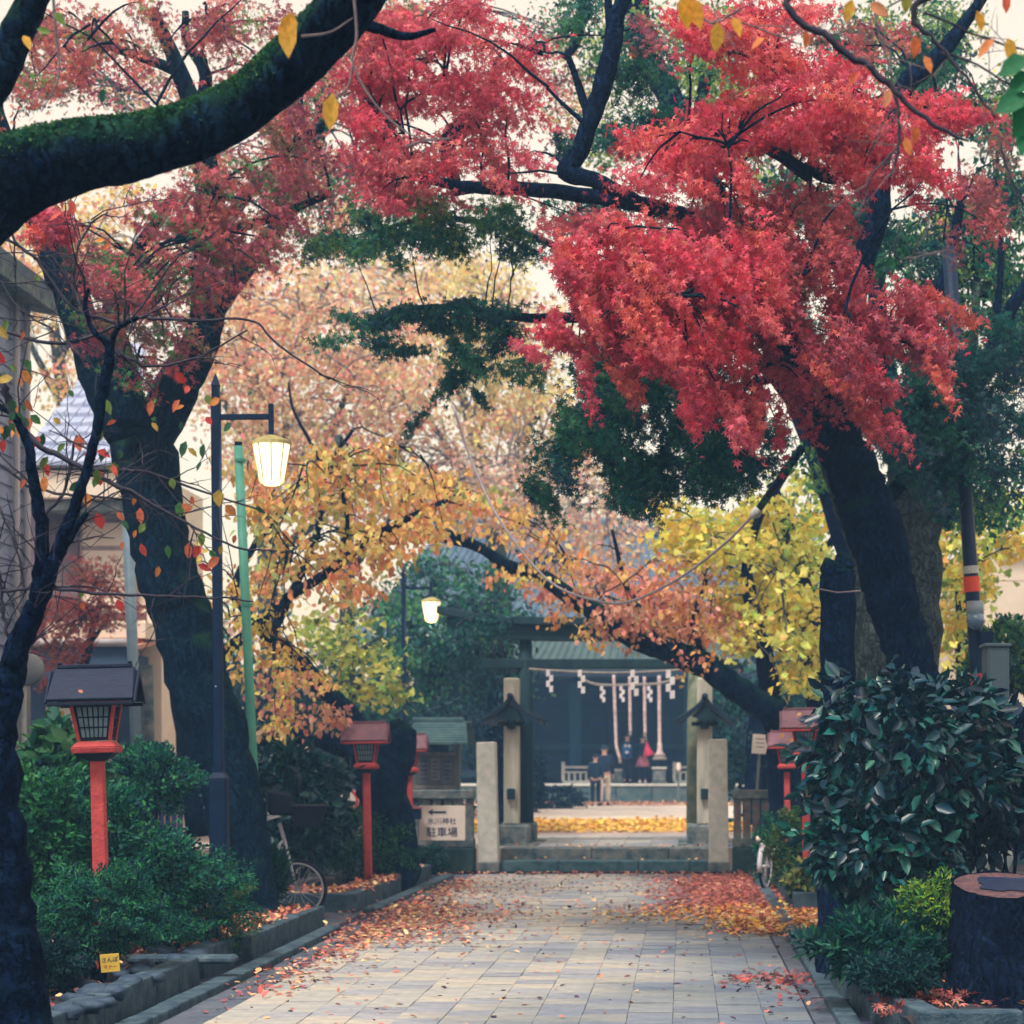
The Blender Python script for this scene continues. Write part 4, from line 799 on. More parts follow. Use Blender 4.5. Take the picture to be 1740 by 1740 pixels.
def scooter(px, py, d, lab):
    o = P(px, py, d); r = root('motor_scooter', lab, 'scooter', (o[0], d, 0)); x, y = o[0], d
    SP = mat('scooter_paint', srgb(150,165,165), srgb(130,148,152), 3, .25, 0, spec=.6)
    for i, dx in enumerate((0, 1.2)): wheel((x+dx, y, .22), .2, r, 8)
    part('front_shield', MB().tube([(x+.02,y,.28),(x+.10,y,.50),(x+.20,y,.80),(x+.24,y,.95)], [.05,.15,.16,.07], 14), SP, r, True)
    part('front_mudguard', MB().tube([(x-.2,y,.36),(x-.08,y,.45),(x+.08,y,.46),(x+.18,y,.36)], [.03,.07,.07,.04], 12), SP, r, True)
    part('footboard', MB().box(x+.24, x+.62, y-.13, y+.13, .26, .32), NAVY, r, bevel=.02)
    part('rear_body', MB().tube([(x+.55,y,.45),(x+.72,y,.58),(x+1.0,y,.62),(x+1.32,y,.66),(x+1.42,y,.66)], [.10,.19,.20,.14,.04], 14), SP, r, True)
    part('seat', MB().tube([(x+.62,y,.76),(x+.8,y,.80),(x+1.05,y,.80),(x+1.3,y,.83)], [.06,.11,.12,.07], 12), NAVY, r, True)
    part('handlebar', MB().tube([(x+.30,y+.3,1.02),(x+.24,y,1.0),(x+.30,y-.3,1.02)], [.018]*3, 8), NAVY, r, True); part('headlight', MB().tube([(x+.14,y,.93),(x+.19,y,.93),(x+.26,y,.94)], [.05,.07,.04], 12), WHITE, r, True)
    for s in (-1, 1): part('side_mirror', MB().tube([(x+.26,y+s*.2,1.02),(x+.24,y+s*.22,1.16),(x+.22,y+s*.24,1.18),(x+.24,y+s*.24,1.2)], [.006,.008,.05,.04], 8), NAVY, r, True)
scooter(1652, 1450, 17.6, 'pale scooter behind the tree stump at the right edge')

# ------------------------------------------------------------------ people
def skinned(name, V_, E_, rad, m, parent, sub=2, flat=None):
    off = wloc(parent); me = bpy.data.meshes.new(name); me.from_pydata([tuple(Vector(v)-off) for v in V_], E_, []); me.materials.append(m)
    o = bpy.data.objects.new(name, me); COL.objects.link(o); o.parent = parent
    sk = o.modifiers.new('skin', 'SKIN'); sk.use_smooth_shade = True; me.skin_vertices.new() if not me.skin_vertices else None
    for i, v in enumerate(me.skin_vertices[0].data): v.radius = rad[i] if isinstance(rad[i], tuple) else (rad[i], rad[i]); v.use_root = (i == 0)
    s = o.modifiers.new('sub', 'SUBSURF'); s.levels = sub; s.render_levels = sub; return o
SKIN = mat('skin', srgb(205,165,150), srgb(190,150,140), 6, .6, 0); HAIR = mat('dark_hair', srgb(20,30,52), srgb(14,22,42), 20, .6, .2)
def cloth(n, c, c2=None): return mat(n, c, c2, 14, .9, .3, 30)
def person(px, py, d, z0, hgt, lab, top, bottom, shoe, step=0.0, arms=(0,0), lean=0, skirt=None, cap=None, pray=False, lo=None):
    x, y, _ = P(px, py, d); r = root('person', lab, 'person', (x, y, z0)); s = hgt/1.72
    T = lambda a, b, c: (x+a*s, y+b*s+lean*c*s*.1, z0+c*s)                 # b < 0 is towards the camera; all face away
    hand = []
    Vb = [T(0,0,.93), T(0,0,1.12), T(0,.0,1.32), T(0,.0,1.44), T(0,.01,1.52), T(0,.02,1.62), T(0,.015,1.70)]
    Eb = [(i, i+1) for i in range(6)]; rb = [(.15*s,.11*s), (.14*s,.10*s), (.17*s,.11*s), (.09*s,.07*s), .052*s, (.078*s,.095*s), (.06*s,.075*s)]
    Va, Ra, Ea = [], [], []
    arms_pts = []
    for k, sx in enumerate((-1, 1)):
        st = step*sx
        n = len(Vb); Vb += [T(.09*sx,0,.86), T(.10*sx,st*.5,.48), T(.10*sx,st-.02,.10), T(.10*sx,st+.05,.045), T(.10*sx,st+.16,.03)]
        Eb += [(0, n), (n, n+1), (n+1, n+2), (n+2, n+3), (n+3, n+4)]; rb += [.085*s, .058*s, .038*s, .04*s, .03*s]
        n = len(Vb)
        if pray: pts = [T(.18*sx,0,1.38), T(.21*sx,.05,1.14), T(.06*sx,.24,1.22)]; hp = (T(.03*sx,.28,1.26), (0,.3,1))
        else: pts = [T(.18*sx,0,1.38), T(.23*sx,-.02+arms[k]*.4,1.12), T(.24*sx,.05+arms[k],.90)]; hp = (T(.245*sx,.06+arms[k],.83), (0,.2,-1))
        Vb += pts+[hp[0]]; Eb += [(2, n), (n, n+1), (n+1, n+2), (n+2, n+3)]; rb += [.055*s, .04*s, .03*s, (.036*s, .018*s)]; arms_pts.append(pts)
        h = Vector(hp[0]); dv = Vector(hp[1]).normalized()
        for f in range(5):                                            # four fingers and a thumb, slightly curled
            b = h+Vector((0, (f-1.5)*.018*s, 0)) if f < 4 else h+Vector((0, .03*s, 0)); L = (.06, .068, .063, .05, .045)[f]*s
            q1 = b+dv*L*.55+Vector((-sx*.004, 0, 0)); q2 = b+dv*L+Vector((-sx*.014*s, .004, 0)) if f < 4 else b+dv*L*.8+Vector((-sx*.02*s, .03*s, 0))
            n2 = len(Vb); Vb += [tuple(b), tuple(q1), tuple(q2)]; Eb += [(n+3, n2), (n2, n2+1), (n2+1, n2+2)]; rb += [.009*s, .009*s, .008*s]
    body = skinned('body', Vb, Eb, rb, SKIN, r, 1)
    fy = .105
    part('nose', MB().tube([T(0,fy-.01,1.63), T(0,fy+.015,1.59)], [.008*s,.014*s], 6), SKIN, r, True)
    for sx in (-1, 1):
        part('ear', MB().tube([T(.078*sx,.01,1.63), T(.088*sx,.005,1.61), T(.08*sx,.01,1.58)], [.008*s,.016*s,.008*s], 6), SKIN, r, True)
        part('eye', MB().tube([T(.03*sx,fy-.015,1.625), T(.03*sx,fy-.008,1.625)], [.012*s,.008*s], 6), HAIR, r, True)
    part('mouth', MB().tube([T(-.02,fy-.012,1.555), T(.02,fy-.012,1.555)], [.006*s]*2, 6), mat('lip', srgb(170,95,95), None, 4, .6, 0), r)
    skinned('hair' if not cap else 'hat', [T(0,0,1.60), T(0,-.005,1.68), T(0,.02,1.735)], [(0,1),(1,2)], [(.09*s,.10*s), (.092*s,.105*s), (.06*s,.07*s)], cap or HAIR, r, 2)
    lo_ = .88 if lo is None else lo
    Vt = [T(0,0,lo_), T(0,0,1.12), T(0,0,1.33), T(0,.0,1.455)]; Et = [(0,1),(1,2),(2,3)]; rt = [(.205*s,.15*s), (.20*s,.145*s), (.205*s,.135*s), (.075*s,.075*s)]
    for pts in arms_pts: n = len(Vt); Vt += pts; Et += [(2, n), (n, n+1), (n+1, n+2)]; rt += [.085*s, .065*s, .052*s]
    skinned('jacket', Vt, Et, rt, top, r, 2)
    Vl = [T(0,0,.95)]; El = []; rl = [(.16*s,.12*s)]
    for sx in (-1, 1):
        st = step*sx; n = len(Vl); Vl += [T(.095*sx,0,.84), T(.10*sx,st*.5,.48), T(.10*sx,st-.02,.12)]; El += [(0,n),(n,n+1),(n+1,n+2)]; rl += [.10*s, .08*s, .062*s]
    skinned('trousers', Vl, El, rl, bottom, r, 2)
    for sx in (-1, 1):
        st = step*sx; part('shoe', MB().tube([T(.10*sx,st-.07,.04), T(.10*sx,st+.0,.055), T(.10*sx,st+.10,.045), T(.10*sx,st+.19,.03)], [.035*s,.05*s,.045*s,.025*s], 10), shoe, r, True)
    if skirt: part('skirt', MB().tube([T(0,0,.98), T(0,0,.86), T(0,0,.70), T(0,0,.60)], [.16*s,.19*s,.24*s,.26*s], 18), skirt, r, True)
    return r
DJ = cloth('navy_jacket', srgb(28,52,80), srgb(14,28,58)); KH = cloth('beige_trousers', srgb(225,210,195), srgb(190,178,168)); DK = cloth('dark_trousers', srgb(16,34,62)); WS = cloth('white_shoe', srgb(225,215,215)); DS = cloth('dark_shoe', srgb(14,24,50))
plaid = mat('plaid', srgb(215,130,140), srgb(60,60,90), 9, .9, .2)
person(1027, 1366, 57.0, .31, 1.66, 'hunched person in dark jacket and beige trousers walking to the shrine', DJ, KH, DS, .12, (-.05,.12), .4, lo=.92, cap=cloth('dark_cap', srgb(36,72,92)))
person(1012, 1369, 56.4, .31, 1.42, 'small person in all dark clothes close behind the beige trousers', cloth('dark_coat', srgb(14,48,74)), DK, DS, .08, (.05,-.05), 0)
person(1066, 1337, 61.6+.7, .87, 1.50, 'praying visitor wearing the blue backpack', cloth('teal_coat', srgb(16,50,74)), DK, DS, .02, pray=True)
person(1092, 1337, 62.3, .87, 1.44, 'praying visitor in pink plaid skirt and white shoes', cloth('dark_parka', srgb(14,56,80)), DK, WS, .02, pray=True, skirt=plaid)
x, y, _ = P(1066, 1276, 61.95); r = root('backpack', 'blue backpack with white patches on the praying visitor', 'backpack', (x, y, 1.9))
BP = cloth('blue_nylon', srgb(28,90,140), srgb(18,60,110)); part('bag', MB().tube([(x,y,1.62),(x,y,1.70),(x,y,1.95),(x,y,2.05),(x,y,2.08)], [.08,.15,.16,.11,.03], 12), BP, r, True)
part('front_pocket', MB().tube([(x,y-.10,1.68),(x,y-.11,1.78),(x,y-.10,1.84)], [.06,.09,.05], 10), BP, r, True)
for dx, dz, w_ in ((-.05,2.0,.035),(.06,1.99,.045),(-.01,1.80,.06)): part('white_patch', MB().tube([(x+dx,y-.155,dz-.04),(x+dx,y-.175,dz),(x+dx,y-.16,dz+.04)], [.02,w_,.02], 8), WS, r, True)
x, y, _ = P(1100, 1276, 61.95); r = root('pink_bag', 'bright pink drawstring bag on the back of the plaid skirt visitor', 'bag', (x, y, 1.8))
part('bag', MB().tube([(x-.02,y,2.12),(x-.01,y,2.03),(x+.0,y,1.88),(x+.04,y,1.74),(x+.05,y,1.70)], [.02,.05,.10,.17,.10], 12), mat('pink_nylon', srgb(235,75,110), srgb(215,60,95), 8, .6, .2), r, True)
part('drawstring', MB().cyl((x-.02,y,2.10), (x-.05,y+.12,2.26), .012, k=6), WS, r)
# ------------------------------------------------------------------ colours of leaves
C_ = srgb
REDP = [C_(236,92,114), C_(224,78,104), C_(242,122,128), C_(218,100,122), C_(190,70,94), C_(236,124,112)]
DUSK = [C_(200,98,112), C_(176,88,110), C_(214,114,116), C_(158,92,108), C_(200,120,108), C_(140,116,96)]
TEAL = [C_(24,88,88), C_(16,70,82), C_(34,108,90), C_(18,78,92), C_(56,122,88)]
GREEN = [C_(64,124,88), C_(90,144,88), C_(44,106,90), C_(122,158,84)]
ORNG = [C_(255,206,126), C_(255,184,122), C_(255,218,132), C_(254,172,132), C_(240,214,138), C_(196,202,132)]
PINK = [C_(246,174,150), C_(242,152,140), C_(248,192,146), C_(228,160,148), C_(206,170,142)]
YELL = [C_(255,236,124), C_(252,222,104), C_(240,236,128), C_(212,226,124), C_(150,182,100), C_(250,204,104)]
PAST = [C_(252,206,164), C_(252,184,160), C_(252,220,160), C_(246,160,146), C_(228,218,170), C_(222,206,184)]
PASTY = [C_(250,224,150), C_(246,212,140), C_(232,218,150), C_(212,208,150)]
BRIGHT = [C_(120,165,60), C_(90,145,58), C_(150,180,70)]
SHRUBP = [C_(28,92,72), C_(20,76,70), C_(44,112,72), C_(16,64,66), C_(60,120,80)]
LITTER = [C_(215,140,112), C_(205,115,98), C_(228,178,134), C_(190,128,116), C_(165,108,104), C_(235,198,150), C_(140,82,92)]
LITY = [C_(240,185,80), C_(235,170,70), C_(240,200,110), C_(225,140,75)]

def ax_tree(name, label, cat, d, base, group=None):
    x, y, z = P(base[0], base[1], d); return root(name, label, cat, (x, d, 0), group)
# ------------------------------------------------------------------ A: near mossy cherry whose limb crosses the upper left
tA = ax_tree('cherry_tree', 'huge near cherry limb covered in green moss arching across the upper left', 'tree', 7.6, (-300, 2000))
limb('trunk', [(-300,2040,230),(-290,1700,200),(-280,1200,190),(-250,800,185),(-190,520,170)], 7.6, BARKM, tA, 22, .05, seed=4)
p1, r1, _ = limb('mossy_limb', [(-200,560,170),(-120,430,155),(-40,345,148),(40,292,134),(130,266,118),(230,250,106),(330,222,98),(410,182,94),(480,125,94),(545,62,92),(600,5,84),(660,-80,74),(740,-200,60)], 7.6, BARKM, tA, 44, .06, n=18, seed=5, gnarl=0)
limb('upper_limb', [(-210,560,120),(-130,330,80),(-40,190,64),(10,100,60),(50,10,54),(90,-90,46)], 7.8, BARKM, tA, 18, .06, seed=6)
limb('forked_limb', [(490,120,60),(530,55,58),(575,-15,54),(620,-110,44)], 7.45, BARKM, tA, 18, .06, seed=7)
limb('side_branch', [(585,30,26),(640,48,20),(690,62,14),(740,50,8)], 7.9, BARK, tA, 8, .06, seed=8)
mb = MB(); rr = random.Random(5)
for a in (((600,-20),(606,60),(600,110),(640,180),(700,230),(760,238)), ((512,62),(560,55),(600,30)), ((600,110),(590,150),(560,170)), ((90,-10),(95,60),(100,130),(70,190)), ((690,250),(720,240),(765,235))):
    pts = smooth_path([P(x, y, 7.3) for x, y in a], 5); mb.tube([tuple(q) for q in pts], [.006*(1-.6*i/len(pts)) for i in range(len(pts))], 5, cap=False)
part('hanging_twigs', mb, TWIGL, tA, kind='stuff')
def leaf_at(name, px, py, d, lenpx, ang, wide, colr, parent, tpl=OVAL, face=.35):
    s = lenpx/F*d; a = R(ang); T = np.array([[math.sin(a), rng.normal()*.15, math.cos(a)]]); N = np.array([[rng.normal()*.3, -1, rng.normal()*.3+face]])
    c = np.array([P(px, py, d)]); return leaf_mesh(name, c, np.array([s]), T, N, np.array([colr]), tpl, LEAF, parent)
YL = [C_(235,180,62), C_(240,190,80), C_(228,165,60)]; OL = [C_(235,130,80), C_(238,150,90), C_(225,105,75)]
for px, py, ln, ang, c in ((497,20,60,195,0),(492,28,70,183,1),(566,158,62,188,1),(40,60,30,150,1)):
    leaf_at('leaf', px, py, 7.2, ln, ang, 0, YL[c], tA, OVAL)
for px, py, ln, ang, c in ((176,150,26,190,1),(92,20,30,140,2),(62,50,26,100,2)): leaf_at('leaf', px, py, 7.2, ln, ang, 0, (GREEN+OL)[c+1], tA)

L = Leaves(); A = np.array([tuple(p) for p in p1]); RR = np.array(r1); n = 16000; i = rng.integers(len(A)//5, len(A)-1, n); f = rng.random(n)[:,None]
ax_ = A[i+1]-A[i]; ax_ /= np.linalg.norm(ax_, axis=1, keepdims=True); s1 = np.cross(ax_, [0,1,0]); s1 /= np.linalg.norm(s1, axis=1, keepdims=True); s1 *= np.sign(s1[:,2:3]); s2 = np.cross(ax_, s1)
th = rng.normal(0, .62, n)[:,None]; nr = s1*np.cos(th)+s2*np.sin(th); patch = np.sin(i*.13)*np.sin(th[:,0]*4+i*.05)+rng.normal(0, .5, n) > -.25
C = A[i]+(A[i+1]-A[i])*f+nr*RR[i][:,None]*1.0; C, nr, th = C[patch], nr[patch], th[patch]; n = len(C)
L.add(C, rng.uniform(.006, .016, n), nr+rdir(n)*.9, rdir(n), pick([C_(30,92,70), C_(44,112,64), C_(24,76,72), C_(84,128,70)], n, .25)); L.build('moss', QUAD, parent=tA, kind='stuff')
# ------------------------------------------------------------------ S: slender cherry at the left edge
tS = ax_tree('cherry_tree', 'slender bare forked cherry with a few red and green leaves at the left edge', 'tree', 9.0, (25, 1900))
stems = []
def SL(nm, pts, k=12, d=9.0, sd=1): p, r_, o = limb(nm, pts, d, BARK, tS, k, .07, seed=sd, gnarl=.12); stems.append(p); return p
SL('trunk', [(40,1920,150),(28,1760,118),(18,1600,92),(8,1450,74),(2,1320,62),(14,1180,50),(32,1100,42),(62,1028,36)], 18)
SL('fork', [(60,1036,28),(72,962,26),(70,885,22),(56,805,19),(45,745,16),(18,700,13),(-20,688,10)], sd=2)
SL('fork', [(62,1030,28),(90,960,26),(120,880,21),(150,795,17),(166,720,17),(180,642,19),(186,590,15),(158,560,9),(145,520,8),(150,490,6)], sd=3)
SL('branch', [(70,1000,17),(110,925,15),(148,872,10)], sd=4); SL('branch', [(185,600,12),(200,560,9),(235,540,7)], sd=9)
tw = []
for i, a in enumerate((((0,640,14),(20,700,14),(60,752,11),(130,790,9),(220,835,7),(300,880,5),(400,930,4),(470,935,3)), ((-5,395,5),(60,440,5),(120,520,5),(200,548,5)), ((-10,560,6),(100,583,6),(180,560,5),(230,540,5),(330,545,5),(430,545,4),(470,585,4),(560,645,3)),
        ((0,1005,6),(90,1000,6),(200,1010,5),(330,1014,4),(430,1020,3)), ((-10,470,4),(40,530,4),(90,560,3)), ((-10,780,5),(60,830,5),(170,845,4),(260,850,3)), ((20,1100,7),(5,1040,6),(0,980,5),(-20,900,4)),
        ((150,800,8),(240,800,6),(330,830,4),(450,870,3)), ((186,590,6),(240,620,5),(330,610,4),(420,560,3)), ((0,860,4),(30,940,4),(45,1010,4)), ((125,520,5),(128,440,4),(150,385,4),(185,360,3)), ((70,880,7),(110,830,5),(130,740,4)), ((0,300,5),(20,400,5),(60,440,4)))):
    p, r_, o = limb('branch', a, 9.0+(i % 3)*.3, TWIG, tS, 6, .05, seed=20+i, gnarl=.5); tw.append(p)
mb = MB(); rr = random.Random(12)
for p in tw: twiglets(mb, p, 7, .30, .0035, rr, 1, .1)
for p in stems: twiglets(mb, p, 5, .40, .005, rr, 1, .3)
part('twigs', mb, TWIG, tS, kind='stuff')
MIXL = [C_(225,105,95), C_(200,70,70), C_(70,120,70), C_(60,105,80), C_(190,165,80), C_(228,150,85), C_(120,150,80), C_(215,120,90)]
bunch = [(20,655,30,60,16), (45,690,30,40,10), (130,770,50,25,12), (160,790,30,30,8), (60,720,50,40,8), (190,730,40,30,5), (25,590,30,40,6), (60,805,30,25,4), (200,840,60,40,8), (280,800,60,50,10), (330,870,70,50,12), (340,710,60,40,10), (10,840,20,20,3), (300,920,80,30,12), (150,1010,60,15,4), (260,690,80,30,8), (110,345,15,15,5), (90,440,60,60,5)]
bunch = [(a, b, c*1.5, d_*1.5, int(n*.8)) for a, b, c, d_, n in bunch]
for bx, by, rx, ry, n in bunch:
    for _ in range(n): leaf_at('leaf', bx+random.gauss(0,rx*.6), by+random.gauss(0,ry*.6), 8.9+random.random()*.5, random.uniform(15,30), 180+random.gauss(0,35), 0, np.array(random.choice(MIXL))*random.uniform(.8,1.2), tS, random.choice((OVAL, WIDE)))

# ------------------------------------------------------------------ the thin twigs with big leaves at the upper right, very near
tT = ax_tree('cherry_tree', 'thin dark branch with orange leaves hanging in at the upper right', 'tree', 7.0, (2300, 2100))
limb('trunk', [(2330,2090,160),(2300,1500,140),(2280,800,120),(2200,200,100),(2050,-200,70)], 7.0, BARK, tT, 16, .06, seed=31)
tws = []
for i, a in enumerate((((2050,-200,60),(1800,-230,40),(1500,-160,22),(1340,-10,14),(1400,60,13),(1480,118,12),(1530,165,10),(1590,215,8),(1645,240,5)), ((2050,-200,30),(1720,-80,14),(1555,15,12),(1590,70,7),(1640,130,6),(1690,200,4)), ((1520,160,8),(1527,195,6),(1525,260,6),(1510,310,3)),
        ((1480,-40,5),(1490,40,4),(1505,90,4),(1515,130,4)), ((1140,-30,4),(1180,20,4),(1215,38,4),(1260,15,3)), ((1240,30,3),(1320,60,3),(1360,75,2)), ((1700,240,5),(1712,290,4),(1740,350,3)), ((1570,20,5),(1660,60,4),(1760,90,3)), ((1600,90,5),(1660,110,4),(1740,160,3)), ((1525,250,4),(1480,300,3),(1470,345,2)), ((1530,380,3),(1520,430,3),(1545,440,2),(1565,400,2)))):
    p, _, _ = limb('branch', a, 6.9+(i % 3)*.15, TWIG if i not in (3,4,5) else TWIGL, tT, 7, .06, seed=40+i, gnarl=.4); tws.append(p)
mb = MB(); rr = random.Random(9)
for p in tws: twiglets(mb, p, 5, .16, .0022, rr, 1, 0)
part('twigs', mb, TWIGL, tT, kind='stuff')
for px, py, ln, ang, c in ((1160,-10,60,170,YL[0]),(1172,-5,58,160,YL[2]),(1219,36,52,182,YL[1]),(1246,30,38,160,YL[2]),(1300,64,30,235,OL[1]),(1368,50,34,175,OL[0]),(1448,-2,40,195,YL[1]),(1478,5,40,130,C_(220,150,110)),(1543,-20,42,185,C_(170,175,80)),(1660,18,38,165,YL[2]),
        (1556,60,38,182,OL[0]),(1570,95,32,155,OL[1]),(1690,66,42,225,OL[1]),(1712,64,44,165,YL[1]),(1512,150,34,195,C_(235,160,120)),(1538,233,32,165,OL[1]),(1555,212,34,180,OL[0]),(1458,122,28,215,OL[2]),(1710,-8,30,180,OL[2])):
    leaf_at('leaf', px, py, 6.8, ln, ang, 0, c, tT)
for px, py, ln, ang in ((1740,96,60,240),(1750,120,60,230),(1740,160,66,245),(1752,170,60,225),(1745,190,56,215),(1750,205,64,205)): leaf_at('leaf', px+8, py, 6.2, ln, ang, 0, C_(34,120,80), tT, WIDE)

# ------------------------------------------------------------------ C: mossy maple left of the path
tC = ax_tree('maple_tree', 'large mossy trunked maple with dusky red crown left of the path', 'tree', 19.0, (430, 1570))
nodes = []
def CL(nm, pts, m=BARKC, k=14, d=19.0, sd=1, t=tC, nd=nodes): p, r_, o = limb(nm, pts, d, m, t, k, .07, seed=sd); nd.extend(p); return p
CL('trunk', [(436,1625,150),(428,1560,104),(414,1470,92),(396,1350,96),(366,1240,100),(326,1100,102),(290,985,104),(262,870,98),(246,780,104),(226,712,118)], k=20)
CL('limb', [(212,725,84),(160,612,64),(116,484,60),(82,400,54),(40,320,46),(0,230,38),(-30,120,30)], sd=2)
CL('limb', [(252,745,84),(312,645,66),(345,562,60),(360,450,58),(352,300,46),(330,190,36),(292,90,26),(260,20,20)], sd=3)
CL('limb', [(228,720,60),(206,610,44),(190,520,34),(230,430,24),(300,330,18)], sd=4, d=18.6); CL('limb', [(335,200,26),(350,130,22),(318,70,16),(315,20,12)], sd=5)
CL('limb', [(355,420,26),(420,330,22),(500,250,18),(580,190,14)], sd=6); CL('limb', [(300,120,20),(220,90,16),(120,60,12),(40,70,10)], sd=7)
CL('limb', [(360,400,20),(460,370,16),(560,330,12)], sd=8, d=18.4)
L = Leaves()
L.blobs([(290,430,125,95,-.6),(420,350,110,85,-.7),(190,535,60,80,-.7),(295,585,45,50,-.9),(510,240,55,95,-.8),(440,430,55,25,-.3),(235,635,40,18),(205,480,70,70,-.6)], 17.6, 1.2, 13, 80, .047, DUSK+[GREEN[1]], (46,14), -.6, .35)
L.blobs([(100,80,90,60),(260,45,130,40),(420,50,90,55),(50,160,50,30),(200,110,70,25),(430,125,60,25),(120,150,50,20)], 18.5, 1.5, 13, 58, .046, DUSK+[C_(220,130,120), C_(205,110,90), GREEN[3]], (44,16), .1, .5)
L.blobs([(75,395,50,35)], 17, .4, 12, 90, .068, REDP[3:], (30,18), -.4)
mb = MB(); twigs_to(mb, L.cl, nodes, .55, .014, 2); part('twigs', mb, BARK, tC, kind='stuff')
L.build('crown', MAPLE, parent=tC)

# ------------------------------------------------------------------ D: leaning tree with orange leaves
tD = ax_tree('cherry_tree', 'leaning cherry with bright orange leaves behind the left lanterns', 'tree', 25.0, (660, 1480))
nodes = []
CD = lambda nm, pts, d=25.0, sd=1, k=12: CL(nm, pts, BARK, k, d, sd, tD, nodes)
CD('trunk', [(668,1500,110),(665,1440,92),(655,1370,86),(640,1310,78),(600,1270,52),(540,1252,36),(480,1250,26),(420,1262,18)], k=16)
CD('limb', [(655,1360,70),(672,1300,60),(680,1250,54),(668,1236,30)], sd=2)
CD('limb', [(640,1310,54),(600,1225,38),(560,1180,34),(515,1130,30),(470,1090,26),(430,1060,20)], sd=3)
CD('limb', [(380,1110,20),(420,1075,19),(480,1022,18),(560,970,16),(620,922,15),(700,878,13),(760,850,9)], 23.6, 4)
CD('limb', [(430,1060,18),(400,1000,14),(430,930,12),(470,870,10),(450,800,7)], 24.4, 5); CD('limb', [(560,970,9),(590,900,8),(580,830,6)], 23.6, 6)
CD('limb', [(556,806,9),(538,770,7),(500,700,5),(490,650,3)], 24.6, 7); CD('limb', [(460,1085,12),(500,1000,14),(540,900,12),(555,800,9),(600,730,6)], 24.6, 8)
L = Leaves()
L.blobs([(640,800,170,42),(520,870,120,50),(740,860,105,55),(560,950,120,36),(660,910,90,36),(450,1000,60,40),(590,1000,50,34),(440,830,40,40)], 23.6, 1.8, 20, 18, .10, ORNG, (34,22), None, .3, 1.0)
L.blobs([(440,1120,75,40),(410,1060,60,30),(500,1160,60,36),(500,1220,50,24),(345,1110,40,18),(330,1000,60,20),(290,945,50,20)], 22.4, 1.5, 15, 14, .09, ORNG[:3]+YELL[:1], (30,20), None, .3, 1.0)
L.blobs([(480,1190,70,60),(560,1230,50,30)], 24, .6, 13, 14, .10, PINK, (30,20), None, .3, 1.0)
mb = MB(); twigs_to(mb, L.cl, nodes, .6, .012, 2, 2.5); part('twigs', mb, BARK, tD, kind='stuff'); 
split_out(L, 120, 'leaf', WIDE, LEAF, tD); L.build('crown', WIDE, parent=tD)

# ------------------------------------------------------------------ E: right cherry whose limb sweeps across in front of the torii
tE = ax_tree('cherry_tree', 'dark cherry with one long limb sweeping left above the torii', 'tree', 27.0, (1345, 1480))
nodes = []
CE = lambda nm, pts, d=27.0, sd=1, k=12: CL(nm, pts, BARK, k, d, sd, tE, nodes)
CE('trunk', [(1350,1500,90),(1342,1420,72),(1338,1320,66),(1335,1250,66),(1320,1205,60)], k=16)
CE('limb', [(1325,1215,50),(1270,1182,46),(1200,1130,45),(1140,1105,42),(1080,1085,38),(1020,1045,33),(980,1022,30),(920,980,27),(860,960,23),(815,930,19),(760,912,24),(705,905,12)], 26.6, 2)
CE('limb', [(1310,1210,40),(1300,1120,32),(1280,1040,26),(1270,960,20),(1290,880,14),(1340,800,10)], 27, 3)
CE('limb', [(1120,1095,14),(1090,1040,11),(1060,980,9),(1040,900,6)], 26.6, 4); CE('limb', [(1200,1130,14),(1180,1060,12),(1200,980,9)], 26.6, 5)
L = Leaves()
L.blobs([(950,920,60,45),(900,900,70,40),(820,925,30,15),(880,990,50,25)], 25.6, 1, 11, 13, .10, ORNG[:4], (28,20), None, .3, 1.2)
L.blobs([(1000,1000,110,45),(1130,1040,110,55),(1060,1070,80,30),(1200,1080,90,55),(1160,980,80,40),(1080,1010,120,50)], 27, 1.5, 20, 18, .095, PINK+ORNG[:2], (30,16), None, .3, 1.0)
L.blobs([(960,1050,50,25),(1150,1145,30,18),(930,985,50,20)], 26.2, .6, 10, 10, .09, ORNG, (24,14), None, .3, 1.0)
mb = MB(); twigs_to(mb, L.cl, nodes, .6, .011, 2, 2.5); part('twigs', mb, BARK, tE, kind='stuff'); split_out(L, 60, 'leaf', WIDE, LEAF, tE); L.build('crown', WIDE, parent=tE)

# ------------------------------------------------------------------ F: the big red maple on the right and its neighbours
tF = ax_tree('maple_tree', 'bright red maple with leaning dark trunk right of the path', 'tree', 16.0, (1550, 1640))
nodes = []
CF = lambda nm, pts, d=16.0, sd=1, k=12, m=BARK: CL(nm, pts, m, k, d, sd, tF, nodes)
CF('trunk', [(1548,1660,150),(1552,1540,116),(1556,1400,100),(1560,1280,90),(1560,1180,84),(1544,1100,80),(1518,1020,84),(1500,950,90),(1478,885,100),(1452,815,92),(1424,745,78),(1402,680,64)], k=20)
CF('limb', [(1400,690,66),(1360,580,52),(1300,490,44),(1220,400,36),(1120,355,30),(1020,335,26),(900,322,24),(800,318,20),(700,300,12)], 16.2, 2)
CF('limb', [(1415,740,56),(1430,600,50),(1465,450,42),(1495,350,38),(1500,220,34),(1545,140,36),(1600,90,28),(1660,10,20),(1730,-90,14)], 16.6, 3)
CF('hooked_branch', [(1110,362,24),(1060,330,25),(1008,306,28),(962,292,32),(984,258,33),(1004,205,30),(1026,140,34),(1042,70,32),(1050,20,28),(1080,-40,22)], 15.4, 4)
CF('branch', [(1000,200,16),(985,150,13),(965,95,10)], 15.4, 5, 8); CF('branch', [(1000,215,10),(960,180,7),(930,150,5)], 15.4, 6, 8); CF('branch', [(1042,75,18),(1034,10,14),(1030,-40,10)], 15.4, 7, 8)
